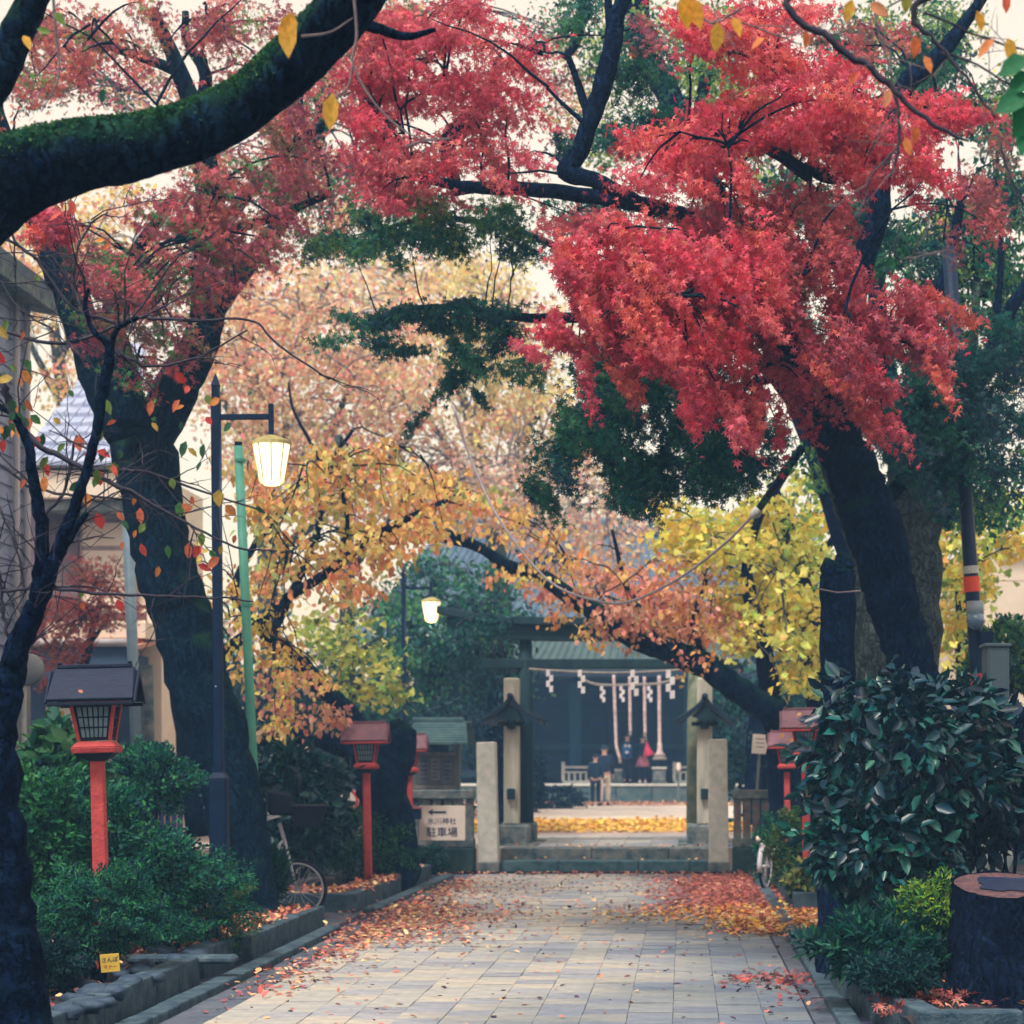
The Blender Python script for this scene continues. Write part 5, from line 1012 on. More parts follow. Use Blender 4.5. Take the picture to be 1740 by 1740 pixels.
CF('limb', [(1380,640,30),(1300,560,24),(1200,500,20),(1080,450,16),(980,500,12)], 15.2, 8); CF('limb', [(1440,600,26),(1520,560,18),(1600,560,12)], 15.6, 9)
CF('limb', [(780,330,18),(760,250,30),(790,210,34),(830,170,28),(850,100,18)], 17.6, 10); CF('limb', [(1380,300,26),(1300,250,20),(1200,220,14)], 15.4, 11); CF('limb', [(1500,260,20),(1420,300,26),(1370,280,24)], 15.8, 12)
L = Leaves()
DROOP = -1.0
L.blobs([(1080,465,130,70,-.9),(1190,520,130,90,-.95),(1280,470,60,60,-1),(1010,555,75,45,-.8),(1195,620,48,65,-1.1),(1262,690,32,60,-1.2),(1100,590,60,36,-1),(1180,705,14,22),(1000,645,20,12),(1068,635,14,22),(1320,735,18,14),(890,600,18,12,-.4),(935,570,30,18)], 14.6, .9, 21, 115, .048, REDP, (46,12), DROOP, .25)
L.blobs([(1440,540,30,80,-1.1),(1430,460,45,30,-.9),(1530,560,90,36,-.8),(1600,625,20,38,-1.1),(1470,650,40,45,-1.1),(1482,740,16,45,-1.3),(1530,740,12,26,-1.2),(1430,610,26,50,-1.1),(1630,540,24,12,-.5),(1560,505,50,18,-.6)], 15, .9, 20, 100, .048, REDP+DUSK[:3], (46,12), DROOP, .25)
L.blobs([(1330,205,140,45,.1),(1165,250,90,50,.1),(1480,215,150,42,-.1),(1560,300,40,36,-.5),(1110,320,45,24,-.3),(1390,120,90,30),(1230,50,100,36),(1220,300,60,28,-.4),(1610,190,50,28),(1290,110,60,30),(1430,290,60,26,-.4),(1330,20,60,20)], 15.2, 1.0, 17, 100, .047, REDP, (52,13), -.15, .35)
L.blobs([(1260,370,90,40,-.7),(1370,400,70,70,-1),(1220,430,90,45,-.8),(1350,560,50,120,-1.1),(1130,400,60,30),(1390,700,26,40,-1.1),(1400,360,60,30)], 15.4, .8, 15, 85, .045, DUSK[:5]+REDP[3:5], (44,14), DROOP, .25)
L.blobs([(710,110,80,75),(820,180,85,50),(655,240,65,60,-.3),(870,270,50,24,-.3),(760,270,90,26),(880,110,45,28),(630,160,50,50),(760,45,100,40),(640,60,40,40),(690,330,60,30),(860,310,36,10),(980,375,50,20),(740,320,40,16)], 16.6, 1.2, 18, 78, .047, [DUSK[0],DUSK[2]]+REDP[3:5]+REDP[1:2], (50,12), -.1, .4)
L.blobs([(1430,60,60,20),(1520,60,60,26),(1650,310,36,40),(1670,350,40,50,-.8),(1690,250,26,40),(1640,410,24,36,-1),(1090,70,40,26)], 17.5, 1.0, 10, 70, .046, DUSK, (44,16), -.3, .4)
mb = MB(); twigs_to(mb, L.cl, nodes, .5, .012, 2, 2.6); part('twigs', mb, BARK, tF, kind='stuff')
L.build('crown', MAPLE, parent=tF)
# green maple sprays below
tG = ax_tree('maple_tree', 'dark green maple whose low sprays hang under the red crown', 'tree', 18.5, (1530, 1560))
nodes = []
CG = lambda nm, pts, d=18.5, sd=1, k=10, m=BARKG: CL(nm, pts, m, k, d, sd, tG, nodes)
CG('trunk', [(1490,1620,120),(1486,1480,96),(1480,1300,84),(1478,1160,76),(1482,1060,66),(1478,960,58),(1440,860,48),(1400,740,40)], k=18)
CG('limb', [(1405,760,40),(1320,640,30),(1200,560,24),(1060,540,20),(900,540,16),(800,525,12),(700,525,9),(600,560,6)], 18, 2, m=BARK); CG('limb', [(1320,640,18),(1230,660,14),(1100,660,12),(1000,700,9),(950,790,6)], 17.8, 3, m=BARK)
CG('limb', [(1200,560,16),(1060,480,14),(900,400,12),(740,370,10),(620,400,6)], 18.6, 4, m=BARK); CG('limb', [(1410,740,30),(1500,600,26),(1600,480,20),(1640,300,14)], 19, 5, m=BARK)
CG('limb', [(1460,900,30),(1550,800,26),(1640,700,22),(1700,560,26),(1740,490,22),(1790,420,12),(1830,340,4)], 19, 6, m=BARK); CG('branch', [(1690,560,16),(1700,470,11),(1700,380,9),(1690,300,6)], 19, 7, m=BARK)
L = Leaves()
L.blobs([(1060,700,110,90,-1),(980,740,50,60,-.9),(1180,790,130,55,-.4),(940,820,45,45,-1),(1090,830,60,40,-.5),(1130,640,120,80,-.8),(1240,740,90,70,-.8)], 17, 1.2, 15, 95, .050, TEAL, (44,16), -.8, .35)
L.blobs([(700,545,130,20,.1),(800,545,80,24,0),(790,600,40,34,-.6),(650,590,70,14,0),(570,575,50,8,.1),(712,705,12,20,1.0),(765,650,34,22,.9),(815,685,8,16,-1.2),(870,580,36,24),(800,515,60,8)], 17.2, .8, 22, 70, .048, TEAL, (34,9), 0, .3)
L.blobs([(690,375,85,36,-.2),(620,415,60,20,.2),(665,445,16,16,-1),(760,400,50,30,-.4),(850,370,50,26),(880,420,40,24),(530,420,40,14,.3)], 17.6, 1.2, 26, 70, .048, GREEN+TEAL[2:5], (38,15), -.2, .4)
L.blobs([(1600,650,100,70),(1640,740,110,70),(1560,780,70,60),(1680,600,60,60),(1560,700,80,60)], 18.4, 1, 14, 110, .055, [C_(30,92,96), C_(36,108,98), C_(20,82,92), C_(52,120,96), C_(50,80,100)], (46,20), -.3, .5)
L.blobs([(1430,370,50,40),(1340,340,50,36),(1490,420,50,50),(1290,430,50,60),(1330,560,50,80),(1390,650,50,50),(1090,110,45,60),(1120,200,40,30),(985,30,36,24),(1010,365,60,22),(1030,230,26,30),(970,250,20,20),(1240,385,50,24),(880,625,50,14),(1440,90,50,20),(1560,110,50,30)], 18.4, 1.2, 17, 80, .058, TEAL+GREEN[:1], (44,20), -.3, .5)
mb = MB(); twigs_to(mb, L.cl, nodes, .2, .008, 2, .8, .02); part('twigs', mb, BARK, tG, kind='stuff')
L.build('crown', MAPLE, parent=tG)
# cut trunk and grey trunk in the same group
r = ax_tree('cut_tree_trunk', 'tall sawn off dark tree trunk just left of the leaning maple', 'tree trunk', 15.0, (1424, 1640))
limb('trunk', [(1428,1700,96),(1430,1560,84),(1424,1400,68),(1424,1250,62),(1424,1100,60),(1424,1000,60),(1423,962,56)], 15.0, BARK, r, 20, .035, seed=51)
limb('broken_stub', [(1436,968,34),(1432,950,26),(1436,940,12)], 15.0, BARK, r, 9, .2, seed=52); limb('broken_stub', [(1408,968,22),(1404,956,12)], 15.0, BARK, r, 9, .2, seed=53)
part('wire', MB().tube([P(1388,1000,14.85), P(1424,1007,14.82), P(1462,1004,14.85)], [.006]*3, 5), TWIGL, r)
r = ax_tree('old_tree', 'grey furrowed trunk standing behind the leaning maple trunk', 'tree', 20.0, (1555, 1560))
nodes = []
limb('trunk', [(1560,1600,130),(1556,1450,110),(1552,1300,96),(1552,1150,90),(1556,1000,88),(1556,920,80),(1540,850,60),(1530,760,46)], 20.0, BARKG, r, 22, .05, seed=54)
q, _, _ = limb('limb', [(1558,960,44),(1590,880,34),(1620,780,26),(1650,620,20),(1660,480,14)], 20, BARKG, r, 12, .06, seed=55); nodes += q
q, _, _ = limb('limb', [(1535,800,40),(1500,600,34),(1480,400,28),(1440,200,20),(1420,60,14)], 20.5, BARK, r, 12, .06, seed=56); nodes += q
L = Leaves()
L.blobs([(1640,490,90,80),(1690,400,60,90),(1600,400,80,60),(1720,520,40,80),(1620,860,80,50),(1560,850,60,40),(1710,300,40,70),(1690,800,70,60),(1400,800,50,30),(1660,180,90,60),(1580,130,70,60)], 21, 1.5, 17, 60, .075, GREEN+TEAL, (44,24), None, .5)
L.blobs([(1680,620,50,40),(1700,640,40,60),(1590,370,40,30),(1630,700,40,30),(1730,130,30,60)], 22.5, 1.2, 9, 45, .08, YELL[2:5], (40,20), None, .5)
mb = MB(); twigs_to(mb, L.cl, nodes, .5, .012, 2, 3.0); part('twigs', mb, BARK, r, kind='stuff'); L.build('crown', OVAL, parent=r)

# ------------------------------------------------------------------ trees farther back
def back_tree(name, label, d, base, trunk, limbs, sets, tpl=WIDE, m=BARK, tw=.5, twr=.014, grp=None, tm=TWIG):
    r = ax_tree(name, label, 'tree', d, base, grp); nd = []; dt = MATS.setdefault
    p, _, _ = limb('trunk', trunk, d, m, r, 14, .06, seed=int(base[0])); nd += p
    for i, l in enumerate(limbs): p, _, _ = limb('limb', l, d, m, r, 9, .06, seed=60+i, gnarl=.15); nd += p
    L = Leaves()
    for bl, dd, th, n, mm, size, pal, cr in sets: L.blobs(bl, dd, th, n, mm, size, pal, cr, None, .5, .6)
    mb = MB(); twigs_to(mb, L.cl, nd, tw, twr, int(base[0]), 6.0)
    if mb.v: part('twigs', mb, tm, r, kind='stuff')
    L.build('crown', tpl, parent=r); return r
back_tree('ginkgo_tree', 'yellow ginkgo behind the right lanterns', 28.5, (1400,1450), [(1400,1470,50),(1396,1300,44),(1385,1150,38),(1370,1000,32),(1340,900,24),(1310,820,16)],
    [[(1380,1050,20),(1300,1000,14),(1230,960,9)], [(1370,980,18),(1430,900,12),(1500,860,8)]],
    [([(1250,900,130,55),(1300,970,120,60),(1340,1060,70,70),(1150,880,50,28),(1270,1050,90,50),(1360,1150,36,45),(1180,930,60,30)], 27.5, 2, 20, 24, .11, YELL[:4], (34,22)), ([(1330,900,60,70),(1380,850,50,70),(1350,960,60,50)], 29, 1.5, 16, 22, .11, YELL[2:5]+GREEN[1:2], (34,24))], FAN)
back_tree('ginkgo_tree', 'golden ginkgo behind the utility pole at the right edge', 26.5, (1650,1400), [(1650,1430,50),(1645,1200,40),(1640,1000,30),(1650,850,20)],
    [[(1645,1050,16),(1600,960,10)], [(1642,1000,14),(1700,900,8)]],
    [([(1630,950,60,60),(1620,1040,45,70),(1690,900,60,50),(1700,960,40,20),(1640,1100,30,50)], 26, 1.5, 18, 22, .11, YELL, (34,22)), ([(1590,900,40,40),(1700,860,50,30)], 25.5, 1, 15, 22, .10, GREEN+YELL[2:4], (34,22))], FAN)
back_tree('ginkgo_tree', 'lemon green ginkgo with pale trunk left of the far lamp', 31, (590,1430), [(592,1440,34),(590,1300,30),(588,1150,28),(590,980,26),(586,860,20),(575,740,14)],
    [[(588,1150,12),(620,1100,9),(650,1080,6)], [(590,980,12),(650,900,8),(700,820,5)]],
    [([(615,1150,45,50),(590,1080,60,30),(640,1180,50,25),(560,1060,40,40),(660,1120,30,30)], 30.5, 1.2, 18, 20, .11, [C_(200,205,110),C_(175,190,95),C_(215,205,100),C_(140,170,90)], (32,22))], FAN, BARKG)
back_tree('evergreen_tree', 'broad green tree behind the notice board and the far lamp', 37, (740,1400), [(745,1400,40),(742,1250,36),(738,1100,30),(740,980,20)],
    [[(740,1150,18),(800,1080,12),(850,1060,8)], [(740,1120,16),(690,1050,12)]],
    [([(760,1020,110,60),(700,1070,90,60),(830,1060,60,60),(760,1130,110,60),(680,1160,70,50),(850,1150,40,50),(770,980,80,30)], 36.5, 2.5, 16, 38, .13, [C_(40,112,96),C_(26,92,88),C_(62,130,96),C_(20,74,80),C_(84,140,96)], (40,22))], OVAL)
back_tree('evergreen_tree', 'dark evergreen left of the torii', 35.2, (850,1400), [(838,1400,40),(842,1250,36),(850,1100,24)], [],
    [([(835,1130,60,60),(790,1200,50,50),(850,1060,60,45),(780,1080,60,60),(815,1240,30,40),(750,1190,50,40)], 35.4, 1.5, 16, 40, .11, [C_(16,62,78),C_(12,50,68),C_(26,80,86)], (36,24)), ([(800,1066,40,14),(858,1062,34,14),(780,1100,30,30)], 30.4, .5, 26, 44, .10, [C_(20,74,84),C_(14,58,74),C_(34,96,92)], (28,16))], OVAL)
back_tree('evergreen_tree', 'dark evergreen right of the torii behind the white notice', 34.5, (1280,1400), [(1280,1400,40),(1284,1280,34),(1290,1160,20)], [],
    [([(1270,1210,70,50),(1300,1290,60,60),(1260,1290,40,60),(1340,1250,50,60),(1240,1180,40,30),(1380,1220,40,60)], 35, 1.5, 16, 40, .12, [C_(16,70,80),C_(12,54,68),C_(30,96,88)], (36,24))], OVAL)
back_tree('cherry_tree', 'pale pink and orange cherry far behind the left lamp', 44, (470,1350), [(470,1360,46),(465,1200,40),(455,1000,34),(445,800,28),(430,650,20),(420,520,14)],
    [[(455,900,20),(540,780,14),(600,640,10),(640,520,6)], [(450,800,16),(380,680,12),(330,560,8)], [(460,950,18),(580,850,12),(700,740,9),(760,640,6)], [(440,700,14),(500,600,9),(560,480,6)]],
    [([(450,640,130,130),(600,560,130,90),(560,680,150,90),(480,500,110,60),(390,560,80,120),(680,640,90,90),(430,760,70,60)], 43, 3.5, 30, 20, .125, PAST, (38,26))], WIDE, BARKG, .55, .022, None, TWIGL)
back_tree('cherry_tree', 'pale pink and golden cherry far behind the centre', 50, (860,1350), [(860,1360,44),(858,1200,40),(850,1000,34),(830,850,26),(800,720,18),(760,600,12)],
    [[(850,900,22),(930,820,16),(1000,770,10)], [(835,850,18),(760,760,12),(700,660,8)], [(840,900,18),(900,720,14),(930,620,9)], [(810,740,14),(860,600,9),(870,500,6)]],
    [([(700,830,160,80),(560,800,140,90),(840,830,120,60),(1000,860,120,60),(1000,930,90,60),(900,880,80,50)], 45, 3, 26, 20, .13, [C_(232,196,176),C_(218,182,170),C_(236,206,166),C_(196,196,180),C_(240,180,150)], (38,26)), ([(820,660,120,80),(900,740,120,60),(750,480,140,45),(860,560,110,60),(640,470,90,40),(960,780,80,50)], 49, 3.5, 30, 20, .14, PAST+PASTY, (38,26)), ([(810,470,90,30),(760,560,100,40),(860,640,70,50),(940,690,50,40)], 47, 2, 26, 20, .14, PASTY, (38,24))], WIDE, BARKG, .55, .024, None, TWIGL)
back_tree('cherry_tree', 'faded orange cherry behind the left house', 38, (120,1300), [(150,1320,46),(140,1100,40),(130,900,34),(110,700,26),(90,550,18)],
    [[(110,700,16),(60,600,10),(20,500,6)], [(100,620,14),(150,500,9),(180,380,6)]],
    [([(60,420,70,70),(130,440,80,80),(40,520,50,50),(220,420,60,60),(110,620,40,60),(60,370,60,30),(180,340,70,40)], 37, 2, 22, 20, .11, PAST+ORNG[:3]+PASTY, (34,24))], WIDE, BARKG, .5, .018, None, TWIGL)
back_tree('maple_tree', 'small pink leaved maple in front of the cream house', 27, (150,1300), [(120,1320,26),(130,1200,20),(150,1100,14),(170,1020,8)],
    [[(135,1180,10),(100,1120,7),(70,1080,4)], [(150,1100,8),(190,1040,5)]],
    [([(110,1060,70,40),(90,1110,60,30),(170,1000,50,35),(190,1040,50,30),(100,1150,50,20),(70,1030,40,30),(160,960,40,20)], 26.5, 1, 24, 40, .055, [C_(220,130,125),C_(205,100,100),C_(190,110,105),C_(160,120,105)], (28,14))], MAPLE)
# very tall background trees closing the canopy above
back_tree('tall_tree', 'tall dark trunked tree rising behind the hooked branch', 24, (1500,1400), [(1500,1450,50),(1480,1100,46),(1400,800,44),(1280,500,44),(1200,300,44),(1130,150,44),(1090,60,40),(1080,-60,36)],
    [[(1180,260,22),(1200,120,22),(1215,40,18)], [(1110,140,18),(1060,60,12)], [(1000,-40,24),(980,60,22),(960,100,10)]],
    [([(1230,130,70,70),(1180,100,60,50),(1270,200,60,50),(1050,50,60,60),(1200,40,80,40),(1310,290,50,30),(1400,230,60,40),(1010,150,30,50),(1120,230,40,50),(1040,260,30,40),(1500,60,80,40),(1620,40,60,40)], 25, 2, 20, 50, .07, GREEN+YELL[3:5], (44,24))], OVAL)
back_tree('tall_tree', 'tall tree with mixed green and red leaves behind the mossy limb', 26, (345,1400), [(345,1420,60),(320,1200,56),(280,900,50),(262,700,44),(400,480,34),(520,300,28),(560,100,24),(600,-60,18)],
    [[(560,420,18),(620,300,14),(650,200,8)], [(550,300,16),(500,200,12),(440,90,8)]],
    [([(580,60,60,60),(560,300,60,60),(610,350,70,40),(590,150,60,60),(500,320,60,60),(660,60,60,50),(480,220,60,60),(540,400,60,30),(350,250,60,40),(640,300,50,50),(700,20,60,20),(940,60,50,50),(960,180,40,60),(240,160,90,40),(60,120,60,60)], 25, 2, 22, 50, .065, GREEN[:2]+DUSK[:4]+TEAL[:1]+PAST[:2], (40,22))], OVAL)
# the wood that closes the far view
L = Leaves()
for i in range(900):
    x = rng.uniform(-34, 30); z = abs(rng.normal())*3.2; k = rng.random()
    if -10 < x < 6 and z > 3: z = rng.uniform(0, 3)
    L.clump((x, rng.uniform(78, 84), z+.3), (1.5, 1.0, 1.2), 40, .42, TEAL+GREEN[:2] if k < .7 else PAST, None, .3)
L.build('distant_wood', OVAL, kind='stuff'); o = bpy.data.objects['distant_wood']; tag(o, 'dark mass of trees and shrubs far behind the shrine', 'wood')
L = Leaves()
for i in range(1100):
    s = 1 if rng.random() < .42 else -1
    x = rng.uniform(-19, -5.2) if s < 0 else rng.uniform(1.6, 14); y = rng.uniform(39, 44) if s < 0 else rng.uniform(36, 42)
    z = rng.uniform(.2, 3.4 if s < 0 else 4.2)
    L.clump((x, y, z), (1.0, .7, .8), 34, .24, [C_(16,58,74), C_(12,48,64), C_(26,78,78), C_(34,92,80)], None, .3)
L.build('hedge_belt', OVAL, kind='stuff'); tag(bpy.data.objects['hedge_belt'], 'dark green belt of evergreens either side of the courtyard', 'hedge')
# ------------------------------------------------------------------ shrubs and low plants
def shrub(name, label, px, py, rx, ry, d, n, size, pal, tpl=OVAL, m=None, group=None, up=.2, rough=.27, split=0, droop=-.2, cat='shrub', ryd=None, core=.55):
    """a shrub centred in the photograph at (px, py), half sizes rx, ry in its pixels, rooted on the ground below"""
    c = np.array(P(px, py, d)); u = d/F; a = np.array([rx*u, (ryd or rx*u*.8), ry*u]); r = root(name, label, cat, (c[0], d, .1), group)
    ph = rng.uniform(0, 6.28, 9); U = rdir(n); rad = np.where(rng.random(n) < .72, rng.uniform(.82, 1.05, n), rng.uniform(core, .9, n))
    w_ = 1+rough*(np.sin(U[:,0]*5+ph[0])*np.sin(U[:,2]*6+ph[1])+.6*np.sin(U[:,0]*11+ph[2])*np.sin(U[:,1]*9+ph[3])+.5*np.sin(U[:,2]*14+ph[4]+U[:,0]*8))
    C = c+U*a*(rad*w_)[:,None]; keep = C[:,2] > .10; C, U = C[keep], U[keep]; n = len(C)
    L = Leaves(); cl = (np.sin(U[:,0]*7+ph[5])*np.sin(U[:,2]*8+ph[6])+rng.normal(size=n)*.5); k = np.clip(((cl+1.2)/2.4*len(pal)).astype(int), 0, len(pal)-1)
    L.add(C, size*rng.uniform(.6, 1.25, n), U*.8+rdir(n)*.8+np.array([0,0,up]), rdir(n)*.7+U*.5+np.array([0,0,.5]), pick(pal, n, .2, k))
    mb = MB(); rr = random.Random(int(px))
    for _ in range(9):
        v = Vector((rr.gauss(0,.5), rr.gauss(0,.5), 1)).normalized(); e = Vector(c)+Vector((v.x*a[0]*.8, v.y*a[1]*.8, v.z*a[2]*.6)); b = Vector((c[0]+rr.gauss(0,.04), d+rr.gauss(0,.04), .05))
        wander(mb, b, e, .012, .004, 5, 6, .05, rr)
    part('stems', mb, BARK, r, kind='stuff')
    if split: split_out(L, split, 'leaf', tpl, m or LEAF, r)
    L.build('foliage', tpl, m, r); return r
AZ = [C_(24,96,90), C_(42,126,94), C_(12,60,78), C_(66,144,94), C_(32,108,92)]
g = 'clipped shrubs in the near left bed'
shrub('shrub', 'tall leafy shrub directly behind the near lantern post', 150, 1420, 105, 100, 15.6, 7000, .05, AZ)
shrub('shrub', 'bright leaved shrub at the far left beside the near trunk', 70, 1440, 60, 120, 15.0, 5000, .055, [C_(34,110,72),C_(26,90,70),C_(56,128,74)])
shrub('shrub', 'feathery low shrub around the foot of the near lantern', 165, 1548, 100, 72, 13.8, 13000, .042, AZ, LANCE)
shrub('shrub', 'broad shrub between the near lantern and the lamp post', 260, 1490, 100, 85, 15.6, 7000, .045, AZ)
shrub('shrub', 'rounded shrub with dry tips at the foot of the lamp post', 350, 1530, 85, 80, 16.0, 8000, .038, AZ+[C_(110,130,74)], LANCE)
shrub('shrub', 'dark shrub in the low left corner beside the stones', 82, 1640, 60, 42, 12.8, 5000, .040, [C_(14,52,66),C_(20,68,72),C_(12,44,60)], LANCE)
shrub('shrub', 'dark hedge shrub under the left house', 245, 1325, 85, 60, 18.2, 6000, .05, AZ)
shrub('shrub', 'tall plant with broad pale leaves left of the near lantern', 105, 1310, 55, 70, 17.0, 700, .16, [C_(60,120,80),C_(90,145,90),C_(40,100,78)], WIDE, None, split=40, cat='plant')
shrub('shrub', 'low ground shrub beside the left stones', 275, 1578, 80, 22, 15.0, 3500, .035, AZ, LANCE)
shrub('aucuba_shrub', 'large leaved dark shrub behind the bicycle', 490, 1365, 100, 95, 23.4, 2600, .15, [C_(20,66,74),C_(14,54,68),C_(34,90,84)], OVAL, GLOSSY, split=60)
shrub('shrub', 'rounded mossy green hedge by the second lantern', 585, 1428, 72, 66, 24.7, 9000, .045, [C_(36,104,80),C_(70,132,80),C_(24,84,76),C_(104,148,76)], LANCE)
shrub('shrub', 'hedge mound right of the second lantern', 655, 1440, 46, 52, 24.8, 6000, .045, [C_(44,116,82),C_(80,138,76),C_(28,90,80)], LANCE)
shrub('shrub', 'small plant at the foot of the third lantern', 725, 1465, 34, 26, 27.6, 1500, .06, [C_(20,64,68),C_(26,80,72)])
shrub('shrub', 'small dark shrub on the courtyard left of the walking people', 935, 1358, 58, 22, 54, 2500, .10, [C_(14,60,84),C_(12,50,74)])
shrub('shrub', 'dark shrub left of the courtyard behind the torii leg', 900, 1330, 26, 50, 50, 2000, .10, [C_(14,56,76),C_(12,46,70)])
shrub('shrub', 'leafy shrub with yellowing leaves at the right lantern foot', 1350, 1440, 46, 60, 22.6, 5000, .05, [C_(50,110,74),C_(30,88,72),C_(120,150,84),C_(84,130,78)])
shrub('shrub', 'pale variegated low plant at the corner of the right far bed', 1370, 1495, 34, 28, 21.9, 900, .08, [C_(190,190,120),C_(120,150,90),C_(60,110,80)])
shrub('shrub', 'dark shrub at the right end of the stone fence', 1305, 1440, 22, 50, 25.8, 2200, .05, AZ)
shrub('glossy_shrub', 'big glossy dark leaved shrub covering the right tree trunks', 1545, 1290, 172, 142, 13.7, 2100, .122, [C_(12,62,76),C_(6,40,60),C_(24,90,88),C_(8,54,70)], OVAL, GLOSSY, split=150, droop=.3, up=-.25, rough=.2)
shrub('glossy_shrub', 'glossy dark shrub low on the right, below the big one', 1490, 1440, 115, 90, 13.5, 1300, .115, [C_(14,70,78),C_(8,48,64),C_(26,92,86)], OVAL, GLOSSY, split=60, up=-.2)
shrub('glossy_shrub', 'dark shrub filling the right edge behind the scooter', 1700, 1320, 90, 120, 14.4, 1500, .12, [C_(16,48,78),C_(22,62,82)], OVAL, GLOSSY, up=-.2)
shrub('shrub', 'bright yellow green shrub left of the tree stump', 1585, 1545, 62, 48, 12.9, 1500, .05, BRIGHT+[C_(60,120,60)], LANCE, None, split=0)
shrub('fern_clump', 'teal ferny ground plants in the near right bed', 1500, 1610, 110, 55, 12.9, 3800, .085, [C_(24,86,80),C_(18,70,74),C_(40,108,84)], LANCE, cat='fern', up=.5)
shrub('shrub', 'feathery dark plant spilling over the near right kerb', 1520, 1655, 65, 30, 12.2, 3200, .045, [C_(20,72,78),C_(16,60,72),C_(30,88,84)], LANCE)
shrub('shrub', 'leafy hedge beyond the grey cabinet at the right edge', 1705, 1120, 60, 60, 22, 3000, .08, GREEN+[C_(26,84,72)], OVAL)
shrub('shrub', 'dark ivy growing round the foot of the leaning maple', 1560, 1500, 50, 90, 15.2, 2500, .06, [C_(14,46,62),C_(18,60,66)])
shrub('grass_tuft', 'long bladed grass tuft between the mossy trunk and the bicycle', 462, 1492, 18, 40, 19.5, 500, .16, [C_(50,105,84),C_(34,88,80)], tpl_oval(.05,.02,.3), None, cat='grass tuft', up=1.0)

# ------------------------------------------------------------------ stump, stones, pots
c = P(1712, 1505, 12.6); r = root('tree_stump', 'thick dark tree stump with pale cut top at the lower right', 'tree stump', (c[0], 12.6, .1))
rs = .345; cx0 = c[0]+.0; k = 56; mb = MB(); rows_ = 22
top_z = lambda y: c[2]+.01+(y-12.6)*.17
for i in range(rows_+1):
    t = i/rows_; zr = t
    for j in range(k):
        th = 2*math.pi*j/k; rad_ = rs*(.97+.30*(1-t)**3)*(1+.05*math.sin(3*th+1)+.03*math.sin(7*th+t*2)); pz = Vector((math.cos(th)*2.2, math.sin(th)*2.2, t*3))
        rad_ *= 1+.09*noise.noise(pz*1.5)+.10*abs(noise.noise(Vector((pz.x*4, pz.y*4, pz.z*1.4))))
        x_, y_ = cx0+rad_*math.cos(th), 12.6+rad_*math.sin(th); mb.v.append((x_, y_, (top_z(y_)+.02*noise.noise(pz*2))*t+.0))
for i in range(rows_):
    for j in range(k): mb.f.append([i*k+j, i*k+(j+1)%k, (i+1)*k+(j+1)%k, (i+1)*k+j])
part('trunk', mb, mat_bark('bark_stump', (.001,.003,.020), (.006,.016,.044), (.01,.035,.03), .12, (.05,.075,.07)), r, True)
def face_(nm, q, dz, m, wob, sd):
    mb = MB(); mb.v.append((cx0+.0, 12.6, top_z(12.6)+dz)); n_ = 40
    for j in range(n_):
        th = 2*math.pi*j/n_; rr_ = rs*q*(1+.05*math.sin(3*th+1)+wob*math.sin(4*th+sd)+wob*.6*math.sin(9*th)); x_, y_ = cx0+rr_*math.cos(th), 12.6+rr_*math.sin(th); mb.v.append((x_, y_, top_z(y_)+dz))
    for j in range(n_): mb.f.append([0, 1+j, 1+(j+1) % n_])
    part(nm, mb, m, r)
face_('cut_face', .955, -.004, mat('cut_wood', srgb(112,80,80), srgb(52,44,62), 22, .8, .4, 30), .01, 2)
face_('rotten_heart', .55, .003, mat('wet_rot', srgb(34,48,78), srgb(20,32,62), 6, .5, .3), .12, 5)
ST = mat('bed_stone', srgb(66,86,108), srgb(34,52,80), 9, .7, .4, 30, c3=srgb(130,138,145))
def rock(px, py, d, s, lab, grp='rounded stones edging the left bed', z=.12, flat=.55):
    x, y, _ = P(px, py, d); bm = bmesh.new(); bmesh.ops.create_icosphere(bm, subdivisions=2, radius=1); q = random.Random(px)
    ph = [q.uniform(0, 6.28) for _ in range(3)]
    for v in bm.verts: k = .9+.42*noise.noise(v.co*1.3+Vector(ph))+.2*noise.noise(v.co*3+Vector(ph)); v.co = Vector((v.co.x*s*k*1.25, v.co.y*s*k*.8, v.co.z*s*k*flat))
    me = bpy.data.meshes.new('stone'); bm.to_mesh(me); bm.free(); o = link('stone', me, ST, None, True, loc=(x, d, z+s*.2)); o.rotation_euler.z = q.uniform(-.7, .7)
    tag(o, lab, 'stone', grp)
rows = [(235,1652,.07),(262,1662,.055),(220,1672,.07),(190,1690,.075),(160,1690,.08),(130,1700,.06),(150,1712,.065),(205,1655,.05),(115,1722,.07),(285,1645,.045),(250,1640,.05),(178,1705,.05),(300,1632,.06),(330,1624,.07),(275,1622,.08),(140,1676,.06)]
ORD = 'first second third fourth fifth sixth seventh eighth ninth tenth eleventh twelfth thirteenth fourteenth fifteenth sixteenth'.split()
for i, (a, b, s) in enumerate(sorted(rows)): d = 1.42*F/(b-CY); rock(a, b, d, s*1.35, 'rounded grey stone in the near left bed, %s from the dark trunk' % ORD[i], z=.17)
x, y, _ = P(275, 1622, 14.2); 
r = root('old_kerb_slab', 'long dark slab lying across the stones of the near left bed', 'stone slab', (x, 14.6, .16)); part('slab', MB().box(x-.35, x+.42, 14.55, 14.72, .15, .21), KERB, r, bevel=.02)
for i, (a, b, s) in enumerate(((1418,1578,.09),(1400,1590,.06),(1440,1600,.07))): rock(a, b, 1.5*F/(b-CY), s, ('grey stone beside the near right bed, in fallen leaves','smallest grey stone of the right gap','dark stone against the ferns at the near right bed')[i], None)
